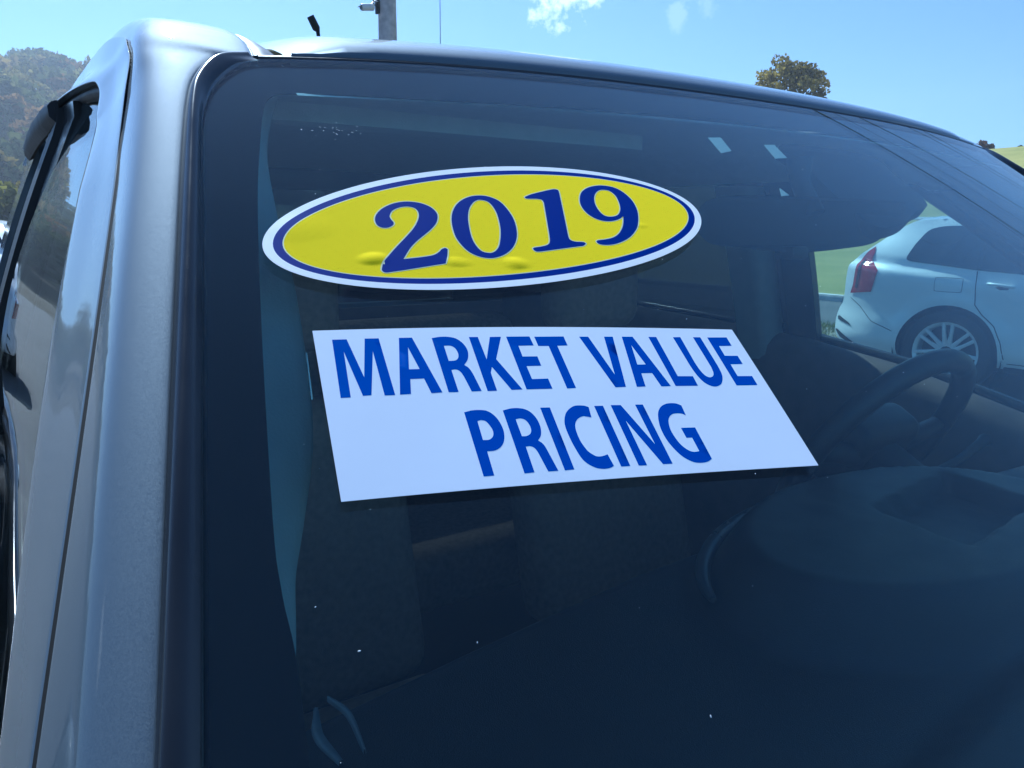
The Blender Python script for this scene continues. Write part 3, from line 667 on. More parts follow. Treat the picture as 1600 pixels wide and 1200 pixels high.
# --- lower doors, fender, rocker
def body_x(z, y):
    zz = np.array([.42, .50, .62, .85, 1.02, 1.12, 1.19, 1.27, 1.38]); xx = np.array([-.83, -.865, -.885, -.905, -.915, -.910, -.895, -.868, -.835])
    b_ = np.interp(z, zz, xx); w = side_x(y, zbelt(y))
    t = smoothstep(1.10, float(zbelt(y)), z) if z > 1.10 else 0.0
    return float(b_*(1-t)+(w-.006)*t)-0.004*float(smoothstep(0, .8, y))
def lower(name, y0, y1, z0, z1f, parent, mat=None, ny=14):
    rows_ = [[(body_x(z0+(z1f(y)-z0)*j/18, y), y, z0+(z1f(y)-z0)*j/18) for y in np.linspace(y0, y1, ny)] for j in range(19)]
    o = loft(name, rows_, mat or M['paint'], parent); o.data.flip_normals(); return o
d1 = lower('front_door', -.375, .548, .47, lambda y: float(zbelt(y)), T); d2 = lower('rear_door', .554, 1.235, .47, lambda y: float(zbelt(y)), T); d3 = lower('cab_corner', 1.24, 1.79, .47, lambda y: float(zbelt(y)), T)
rock = box('rocker_panel', (-.86, -.45, .36), (-.78, 1.79, .475), M['clad'], T, .02)
for dd, yy in ((d1, .40), (d2, 1.10)):
    hx = body_x(1.13, yy)
    hd = tube('handle', [(hx-.0, yy-.09, 1.13), (hx-.04, yy-.075, 1.135), (hx-.045, yy, 1.138), (hx-.04, yy+.075, 1.135), (hx, yy+.09, 1.13)], .013, M['paint'], dd, 8)
mirrored = [moulding, pillar, gapst, door, seal, fglass, bpost, bpost2, rglass, cpanel, defl, wedge, d1, d2, d3, rock]
# --- roof, front edge and drip mouldings
def hdr(x):
    u = x/0.648; return CY0*u*u+Q0*u**4, 1.747-CZ0*u*u-ZQ*u**4
dprof = np.array([0, .006, .014, .026, .05, .085, .14, .22, .36, .6, 1.0, 1.5, 1.78]); zprof = np.array([.0085, .0135, .0185, .0235, .0315, .039, .0490, .061, .076, .090, .100, .098, .086])
xr = np.linspace(-.5735, .5735, 45); rr_ = []
lip = [[(x, hdr(x)[0]+.014, hdr(x)[1]-.018) for x in xr], [(x, hdr(x)[0]+.0095, hdr(x)[1]-.004) for x in xr], [(x, hdr(x)[0]+.0072, hdr(x)[1]+.002) for x in xr], [(x, hdr(x)[0]+.0074, hdr(x)[1]+.0065) for x in xr]]
for d, zz in zip(dprof, zprof):
    row = []
    for x in xr:
        hy, hz_ = hdr(x); k = abs(x)/.570; y = hy*(1-smoothstep(0, 1.2, d))+.010+d
        edge = .012*smoothstep(.93, 1.0, k)
        row.append((x, float(y), float(hz_+.002+zz*(1-.10*k**3)-edge)))
    rr_.append(row)
roof = loft('roof_panel', lip+rr_, M['paint'], T)
roof.data.flip_normals()
gasket = loft('header_seal', [[tuple(wso(u, 0.0015, -0.002)) for u in np.linspace(-.93, .93, 45)], [tuple(wso(u, -.004, 0.0005)) for u in np.linspace(-.93, .93, 45)], [tuple(wso(u, -.012, -0.001)) for u in np.linspace(-.93, .93, 45)], [tuple(wso(u, -.020, -.012)) for u in np.linspace(-.93, .93, 45)]], M['rubber'], T)
f2r = fcurve('f2')[len(ZP)-1+8+24-8:]
def roof_edge(y):
    d = max(0.0, y-.035-.010); return float(hdr(.57)[1]+.002+np.interp(d, dprof, zprof)*.90-.012)
ys_d = np.r_[np.linspace(.046, .2, 10), np.linspace(.26, 1.76, 12)]
f2full = catmull(CT['f2'][2:]+RAIL['f2'], 12); zf2 = lambda y: float(np.interp(y, f2full[:, 1], f2full[:, 2])); xf2 = lambda y: float(np.interp(y, f2full[:, 1], f2full[:, 0]))
drows = []
for t, dz, dx in ((0, -.012, .001), (0, -.0035, .002), (.25, .001, 0), (.5, .002, 0), (.75, .001, 0), (1, -.003, -.002), (1, -.012, -.001)):
    drows.append([(xf2(y)+.0025+(-.570-xf2(y)-.0025)*t+dx, y, zf2(y)*(1-t)+roof_edge(y)*t+dz) for y in ys_d])
ditch = loft('roof_moulding', drows, M['ditch'], T)
e0 = [r[0] for r in drows]
mesh_obj('moulding_end', e0, [tuple(range(len(e0)))], M['rubber'], ditch, False)
mirrored.append(ditch)
def zroof(x, y):
    k = abs(x)/.57; d = max(0, y-.01); return float(hdr(x)[1]+.002+np.interp(d, dprof, zprof)*(1-.10*k**3))
az0 = zroof(-.11, 1.2)
ant = tube('antenna', [(-.098, 1.2, az0), (-.105, 1.2, az0+.03), (-.119, 1.2, 2.036), (-.1225, 1.2, 2.043), (-.136, 1.2, 2.068)], [.012, .004, .0045, .009, .0085], M['rubber'], roof, 10)
for o in mirrored: mirror_obj(o, T)
# --- cab back with rear window, cowl, bonnet, wings, load bed, wheels
bx = [(-.70, 1.79, 1.78), (.70, 1.79, 1.78)]
box('cab_back_lower', (-.84, 1.77, .45), (.84, 1.80, 1.34), M['paint'], T, .01)
box('cab_back_upper', (-.66, 1.77, 1.70), (.66, 1.80, 1.825), M['paint'], T, .01)
for s in (-1, 1):
    pb = []
    for (f, yb) in ((0, 1.772), (0, 1.80), (1, 1.80), (1, 1.772)):
        pb.append([(s*(.56+(-float(side_x(1.78, z_))-.012-.56)*f), yb, z_) for z_ in np.linspace(1.33, 1.735, 10)])
    fix_normals(loft('cab_back_post', pb+[pb[0]], M['paint'], T, angle=40))
box('rear_window', (-.57, 1.782, 1.33), (.57, 1.788, 1.71), M['privacy_glass'], T)
cw = [[tuple(wso(u, .985, -.012)) for u in np.linspace(-1.02, 1.02, 25)], [(u*.83, -.72+.10*u*u, 1.235) for u in np.linspace(-1, 1, 25)], [(u*.84, -.80+.10*u*u, 1.225) for u in np.linspace(-1, 1, 25)]]
loft('cowl_panel', cw, M['clad'], T, 3)
box('cowl_tray', (-.86, -.84, 1.02), (.86, -.62, 1.185), M['clad'], T, .01)
hr = []
for y, z, w in ((-.80, 1.215, .80), (-1.0, 1.20, .80), (-1.3, 1.165, .79), (-1.6, 1.12, .77), (-1.78, 1.07, .74), (-1.86, 1.0, .72)):
    hr.append([(u*w, y+.10*u*u*(1 if y > -1.5 else 2.0), z+.035*(1-u*u)+.012*math.exp(-((abs(u)-.62)/.1)**2)-.03*max(0, abs(u)-.85)/.15) for u in np.linspace(-1, 1, 33)])
loft('bonnet', hr, M['paint'], T, 4)
def arch(zc, r, yc, y, z0):
    d = r*r-(y-yc)**2; return max(z0, zc+math.sqrt(d)) if d > 0 else z0
def flank(name, y0, y1, ztopf, yc, r, xo=-.92, ny=60):
    rows_ = []
    for j in range(13):
        t = j/12; rw = []
        for y in np.linspace(y0, y1, ny):
            lo = arch(.40, r, yc, y, .48); hi = ztopf(y); z = lo+(hi-lo)*t
            x = xo+.012*math.cos(t*pi)+(.06*max(0, t-.8)/.2)
            rw.append((x, y, z))
        rows_.append(rw)
    rows_.append([(xo+.13, q[1], q[2]+.012) for q in rows_[-1]])
    o = loft(name, rows_, M['paint'], T); o.data.flip_normals(); return o
fw = flank('front_wing', -1.86, -.38, lambda y: 1.19-.10*max(0, -y-1.0), -1.22, .44)
bd = flank('bed_side', 1.83, 3.55, lambda y: 1.30, 2.62, .46)
for o in (fw, bd): mirror_obj(o, T)
box('load_floor', (-.80, 1.83, .78), (.80, 3.53, .82), M['clad'], T, .01)
box('tailgate', (-.80, 3.50, .62), (.80, 3.56, 1.29), M['paint'], T, .02)
box('bed_front', (-.80, 1.83, .78), (.80, 1.87, 1.29), M['paint'], T, .01)
box('rear_bumper', (-.92, 3.55, .48), (.92, 3.72, .66), M['chrome'], T, .03)
box('front_bumper', (-.92, -2.02, .46), (.92, -1.82, .74), M['paint'], T, .05, 3)
box('grille', (-.52, -1.93, .76), (.52, -1.86, 1.0), M['trim_black'], T, .02)
for s in (-1, 1):
    box('headlight', (min(s*.55, s*.88), -1.93, .80), (max(s*.55, s*.88), -1.82, 1.0), M['lens_clear'], T, .03)
    box('tail_light', (min(s*.84, s*.925), 3.53, .86), (max(s*.84, s*.925), 3.58, 1.24), M['red_lens'], T, .01)
box('chassis', (-.62, -1.8, .32), (.62, 3.4, .46), M['clad'], T, .02)
def lathe(name, prof_, mat, parent, seg=40):
    V, Fc = [], []; K = len(prof_)
    for k in range(seg):
        a = 2*pi*k/seg
        for (r, x) in prof_: V.append((x, r*cos(a), r*sin(a)))
    for k in range(seg):
        for j in range(K-1): Fc.append((k*K+j, k*K+j+1, ((k+1) % seg)*K+j+1, ((k+1) % seg)*K+j))
    return fix_normals(mesh_obj(name, V, Fc, mat, parent, True, 45))
def make_wheel(parent, R, rim, w, nsp, dbl=True):
    """axle along local x, outer face at -x"""
    wh = lathe('wheel', [(rim*.98, -w*.42), (rim*1.02, -w*.5), (rim*1.12, -w*.52), (R*.97, -w*.46), (R, -w*.36), (R, w*.36), (R*.97, w*.46), (rim*1.05, w*.5), (rim*.98, w*.42)], M['tyre'], parent)
    lathe('rim_barrel', [(rim*.90, -w*.36), (rim*.955, -w*.44), (rim*1.0, -w*.47), (rim*1.015, -w*.45), (rim*.97, -w*.3), (rim*.86, w*.2), (rim*.86, w*.4)], M['alloy'], wh)
    lathe('rim_back', [(.001, w*.05), (rim*.5, w*.02), (rim*.9, w*.10)], M['rim_dark'], wh)
    lathe('hub_cap', [(.001, -w*.36), (rim*.10, -w*.36), (rim*.16, -w*.33), (rim*.24, -w*.26), (rim*.24, 0)], M['rim_dark'], wh, 24)
    sp = []
    for k in range(nsp):
        a0 = 2*pi*k/nsp+pi/2
        for s in ((-1, 1) if dbl else (0,)):
            da = s*(.115 if dbl else 0); db_ = s*(.21 if dbl else 0)
            V, Fc = [], []
            for (r, x, hw, aa) in ((rim*.20, -w*.30, .022 if dbl else .04, a0+db_*1.3), (rim*.60, -w*.38, .015 if dbl else .035, a0+da*1.55), (rim*.965, -w*.42, .016 if dbl else .04, a0+da*1.25)):
                er = np.array([0, cos(aa), sin(aa)]); et = np.array([0, -sin(aa), cos(aa)]); c = er*r
                for (q, d) in ((-hw, 0), (-hw*.6, -.006), (hw*.6, -.006), (hw, 0), (hw*.8, .03), (-hw*.8, .03)): V.append(c+et*q+np.array([x+d, 0, 0]))
            for i in range(2):
                for j in range(6): Fc.append((i*6+j, i*6+(j+1) % 6, (i+1)*6+(j+1) % 6, (i+1)*6+j))
            Fc += [tuple(range(6))[::-1], tuple(range(12, 18))]
            o = fix_normals(mesh_obj('spoke', V, Fc, M['alloy'], wh, False)); sp.append(o)
    return wh
for (x, y) in ((-.79, -1.22), (.79, -1.22), (-.79, 2.62), (.79, 2.62)):
    w_ = make_wheel(T, .385, .225, .26, 6, False); w_.location = (x, y, .39)
    if x > 0: w_.rotation_euler.z = pi
# door mirror
for s in (-1, 1):
    V = []
    for (yy, zz) in ((-.10, 0), (-.06, 0), (0, 0)): pass
    mb = box('door_mirror', (min(s*.98, s*1.20), -.25, 1.22), (max(s*.98, s*1.20), -.13, 1.40), M['paint'], T, .045, 4)
    box('mirror_glass', (min(s*1.0, s*1.18), -.131, 1.24), (max(s*1.0, s*1.18), -.126, 1.385), M['chrome'], mb, .002)
    tube('mirror_arm', [(s*.86, -.22, 1.21), (s*.93, -.20, 1.23), (s*1.02, -.19, 1.26)], .022, M['clad'], mb, 8)

# ------------------------------------------------------------------ inside the cab
# headliner with soft edges turned down at the sides
hl = []
for y in (-.042, -.035, -.01, .05, .15, .3, .6, 1.0, 1.4, 1.74):
    row = []
    for u in np.linspace(-1, 1, 41):
        a = abs(u); w = .585 if y < 0 else .60+.03*min(1, y/.2)
        zc = 1.700+.012*(1-a*a)+.05*float(smoothstep(-.04, .35, y))-.005*float(smoothstep(-.03, -.045, y))
        yy = y+.022*u*u*(1 if y < .2 else 0)
        row.append((u*w, yy, zc-.055*float(smoothstep(.86, 1.0, a))*float(smoothstep(.0, .2, y))))
    hl.append(row)
loft('headliner', hl, M['liner'], T, 3)
# light pillar trims seen through the clear part of the glass
TI = np.array([(-.572,.062,1.712),(-.596,.02,1.675),(-.612,-.021,1.644),(-.624,-.08,1.598),(-.633,-.14,1.551),(-.648,-.206,1.498),(-.66,-.243,1.468),(-.679,-.279,1.437),(-.691,-.3,1.42),(-.70,-.325,1.399),(-.712,-.352,1.376),(-.735,-.40,1.33),(-.760,-.47,1.26),(-.775,-.52,1.20)])
t0 = np.stack([xedge(TI[:, 2])+.012, yedge(TI[:, 2])+.016, TI[:, 2]], -1)
t2 = TI+np.array([-.012, .045, 0]); t3 = np.stack([np.minimum(xedge(TI[:, 2])-.01, t2[:, 0]-.01), yedge(TI[:, 2])+.15, TI[:, 2]], -1)
tcurves = [catmull(c, 5) for c in (t0, (t0*.35+TI*.65)+np.array([0, -.004, .002]), TI, t2, t3)]
pt = loft('pillar_trim', tcurves, M['pillar_trim'], T, 3); mirror_obj(pt, T)
# dashboard: one moulded top with the instrument hood and a tray
def yrear(x): return float(np.interp(x, [-.76, -.65, -.45, -.2, 0, .2, .5, .76], [-.10, -.085, -.05, -.012, 0, -.02, -.04, -.06]))
def dash_z(x, y):
    z = 1.192+.008*math.sin(y*6)+.02*float(smoothstep(-.36, -.41, y-.10*x))
    r = math.sqrt(((x-.12)/.33)**2+((y+.19)/.185)**2)
    z += .064*float(1-smoothstep(.80, 1.03, r))
    # tray pressed into the hood
    c, s = math.cos(-.12), math.sin(-.12); dx, dy = x-.20, y+.195
    a, b_ = (dx*c-dy*s), (dx*s+dy*c)
    tr = max(abs(a-.25*b_)/.115, abs(b_)/.062)
    z -= .026*float(1-smoothstep(.86, 1.02, tr))*float(smoothstep(-.09, .06, b_+.0)*.0+1)
    return z
xs_ = np.linspace(-.76, .76, 170); dr_ = []
for t in np.linspace(0, 1, 64):
    row = []
    for x in xs_:
        yf = -.60+.13*(x/.76)**2; y = yf+(yrear(x)-yf)*t; z = dash_z(x, y)
        row.append((x, y, z-.03*max(0, (t-.94)/.06)**2))
    dr_.append(row)
for dy, z in ((.012, 1.13), (.02, 1.06), (.0, .95), (-.05, .80), (-.15, .62)):
    dr_.append([(x, yrear(x)+dy, z) for x in xs_])
dash = loft('dashboard', dr_, M['dash'], T)
he = []
for a in np.linspace(radians(166), radians(35), 44):
    k = .985; hx, hy = .12+.33*k*cos(a), -.19+.185*k*sin(a); he.append((hx, hy, dash_z(hx, hy)+.010))
tube('hood_highlight_strip', he, [.004+.009*math.sin(pi*i/43)**.7 for i in range(44)], M['hood_highlight'], dash, 10)  # strip added along the hood rim to draw its bright highlight arc
# demister outlet in the passenger corner of the dash
def strip(name, pts, w, h, mat, parent):
    P = catmull(pts, 6); V = []
    for i, p in enumerate(P):
        t = P[min(i+1, len(P)-1)]-P[max(i-1, 0)]; n = np.array([-t[1], t[0], 0]); n /= np.linalg.norm(n)
        ww = w*(0.35+0.65*math.sin(pi*min(1, max(0.08, (i+.5)/len(P)))))
        for (a, b_) in ((-1, 0), (-.7, 1), (.7, 1), (1, 0)): V.append(p+n*ww*a+np.array([0, 0, h*b_]))
    F_ = [f for f in grid_faces(len(P), 4)]
    return fix_normals(mesh_obj(name, V, F_, mat, parent))
vent = strip('demister_vent', [(-.625, -.118, 1.212), (-.634, -.150, 1.212), (-.631, -.188, 1.212)], .0042, .004, M['ditch'], dash)
strip('vent_ring', [(-.612, -.110, 1.212), (-.606, -.140, 1.213), (-.612, -.186, 1.212)], .0022, .005, M['ditch'], dash)
# steering wheel
sw = empty('steering_wheel', (.38, .03, 1.24)); sw.parent = T; sw.rotation_euler.x = radians(30)
th_ = np.linspace(0, 2*pi, 56, endpoint=False)
tube('rim', [(.185*cos(a), 0, .185*sin(a)) for a in th_], .0185, M['wheel_leather'], sw, 14, True)
box('airbag_cover', (-.085, -.02, -.075), (.085, .055, .055), M['dash_dark'], sw, .022, 3)
for a in (radians(8), radians(172), radians(-55), radians(-125)):
    tube('spoke', [(.06*cos(a), .0, .06*sin(a)-.01), (.12*cos(a), -.004, .12*sin(a)), (.18*cos(a), 0, .18*sin(a))], [.022, .017, .014], M['dash_dark'], sw, 8)
tube('column', [(0, -.02, -.01), (0, -.20, -.01)], [.04, .045], M['dash_dark'], sw, 16)
tube('indicator_stalk', [(.02, -.09, .02), (.10, -.085, .035), (.165, -.075, .05), (.178, -.074, .053)], [.009, .007, .008, .012], M['dash_dark'], sw, 8)
tube('wiper_stalk', [(-.02, -.09, .02), (-.12, -.085, .045), (-.20, -.08, .048)], [.009, .007, .010], M['dash_dark'], sw, 8)
# driver's visor folded down along the glass, passenger visor stowed
vo = catmull([(.14, -.005), (.46, -.005), (.455, .06), (.43, .12), (.40, .158), (.365, .172), (.31, .185), (.20, .22), (.10, .235), (.075, .20), (.095, .12), (.125, .05)], 4, True)
prism('sun_visor', [tuple(q) for q in vo], lambda u, v: wso(u, v, -.052), lambda u, v: wso(u, v, -.068), M['visor'], T, True)
pv = catmull([(-.56, .06), (-.30, .055), (-.14, .06), (-.13, .12), (-.16, .19), (-.35, .205), (-.54, .20), (-.57, .13)], 5, True)
prism('sun_visor', [tuple(q) for q in pv], lambda x, y: (x, y, 1.700+.02*smoothstep(0, .3, y)), lambda x, y: (x, y, 1.684+.02*smoothstep(0, .3, y)), M['liner'], T, True)
# rear-view mirror with its anti-dazzle tab
mo = catmull([(-.20, 1.580), (-.169, 1.5755), (-.102, 1.570), (-.059, 1.5695), (.005, 1.573), (.065, 1.578), (.105, 1.590), (.150, 1.610), (.158, 1.622), (.13, 1.628), (-.05, 1.628), (-.19, 1.625), (-.215, 1.60)], 5, True)
mir = prism('rear_view_mirror', [tuple(q) for q in mo], lambda x, z: (x, -.130+.02*((x+.03)/.18)**2, z), lambda x, z: (x*.93, -.098, 1.60+(z-1.60)*.86), M['visor'], T, True)
box('dazzle_tab', (-.095, -.136, 1.562), (-.068, -.118, 1.576), M['dash_dark'], mir, .003)
tube('mirror_stem', [(-.03, -.112, 1.61), (-.03, -.09, 1.645), (-.03, -.085, 1.672)], [.012, .011, .016], M['dash_dark'], mir, 10)
# door cards, posts, seats, floor
for s in (-1, 1):
    rows_ = []
    for (dx, dz, ab) in ((.022, -.004, 0), (.045, .0, 0), (.075, -.015, 0), (.085, -.06, 0), (.075, -.20, 0), (.095, -.30, 0), (.09, -.75, 0)):
        rows_.append([(s*(-float(side_x(y, zbelt(y)))-dx), y, float(zbelt(y))+dz) for y in np.linspace(-.42, 1.75, 40)])
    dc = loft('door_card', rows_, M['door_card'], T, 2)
    tube('grab_knob', [(s*.74, .30, 1.17), (s*.70, .30, 1.17)], .022, M['dash_dark'], dc, 14)
    for (nm, y0, y1, mt_, ins) in (('window_frame', .452, .532, M['rubber'], .026), ('window_frame', .627, .65, M['rubber'], .026), ('rear_trim', 1.20, 1.76, M['pillar_trim'], .03)):
        rws = []
        for z_ in np.linspace(1.25, 1.735, 10):
            rws.append([(s*(-float(side_x(y, z_))-ins-.004*math.sin(pi*(y-y0)/(y1-y0))), y, min(z_, float(ztop(max(y, .16)))-.004)) for y in np.linspace(y0, y1, 7)])
        loft(nm, rws, mt_, T)
    pr_ = []
    for (fx, fy) in ((0, .628), (0, .548), (.03, .543), (.055, .545), (.072, .553), (.075, .57), (.075, .63)):
        pr_.append([(s*(-float(side_x(.58, z_))-.028-fx), fy, z_) for z_ in np.linspace(1.22, 1.69, 9)])
    loft('post_trim', pr_, M['pillar_trim'], T)
    # inner cant rail joins headliner and window top
    loft('cant_rail', [[(s*.625, y, 1.700+.04*float(smoothstep(.1, .4, y))) for y in np.linspace(.03, 1.76, 20)], [(s*.655, y, 1.675+.03*float(smoothstep(.1, .4, y))) for y in np.linspace(.04, 1.76, 20)], [(s*(-float(side_x(y, float(ztop(max(y, .16)))))-.018), y, float(ztop(max(y, .16)))-.012) for y in np.linspace(.16, 1.77, 20)]], M['liner'], T, 3)
def seat(x, y):
    st = empty('seat', (x, y, .40)); st.parent = T
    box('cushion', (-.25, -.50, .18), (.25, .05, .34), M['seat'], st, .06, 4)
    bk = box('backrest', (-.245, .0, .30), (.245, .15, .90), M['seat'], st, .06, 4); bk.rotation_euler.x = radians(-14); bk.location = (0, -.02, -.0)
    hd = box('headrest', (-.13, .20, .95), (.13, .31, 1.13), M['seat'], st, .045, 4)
    for q in (-.06, .06): tube('headrest_post', [(q, .22, .86), (q, .25, .98)], .007, M['chrome'], st, 8)
seat(-.38, .55); seat(.40, .55)
rb = empty('rear_bench', (0, 1.5, .40)); rb.parent = T
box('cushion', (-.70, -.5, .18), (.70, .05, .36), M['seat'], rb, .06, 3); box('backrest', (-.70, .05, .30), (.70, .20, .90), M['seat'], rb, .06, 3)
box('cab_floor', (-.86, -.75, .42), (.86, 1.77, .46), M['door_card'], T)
box('firewall', (-.85, -.74, .44), (.85, -.70, 1.19), M['dash_dark'], T)
box('cab_back_lining', (-.82, 1.745, .45), (.82, 1.765, 1.325), M['door_card'], T)

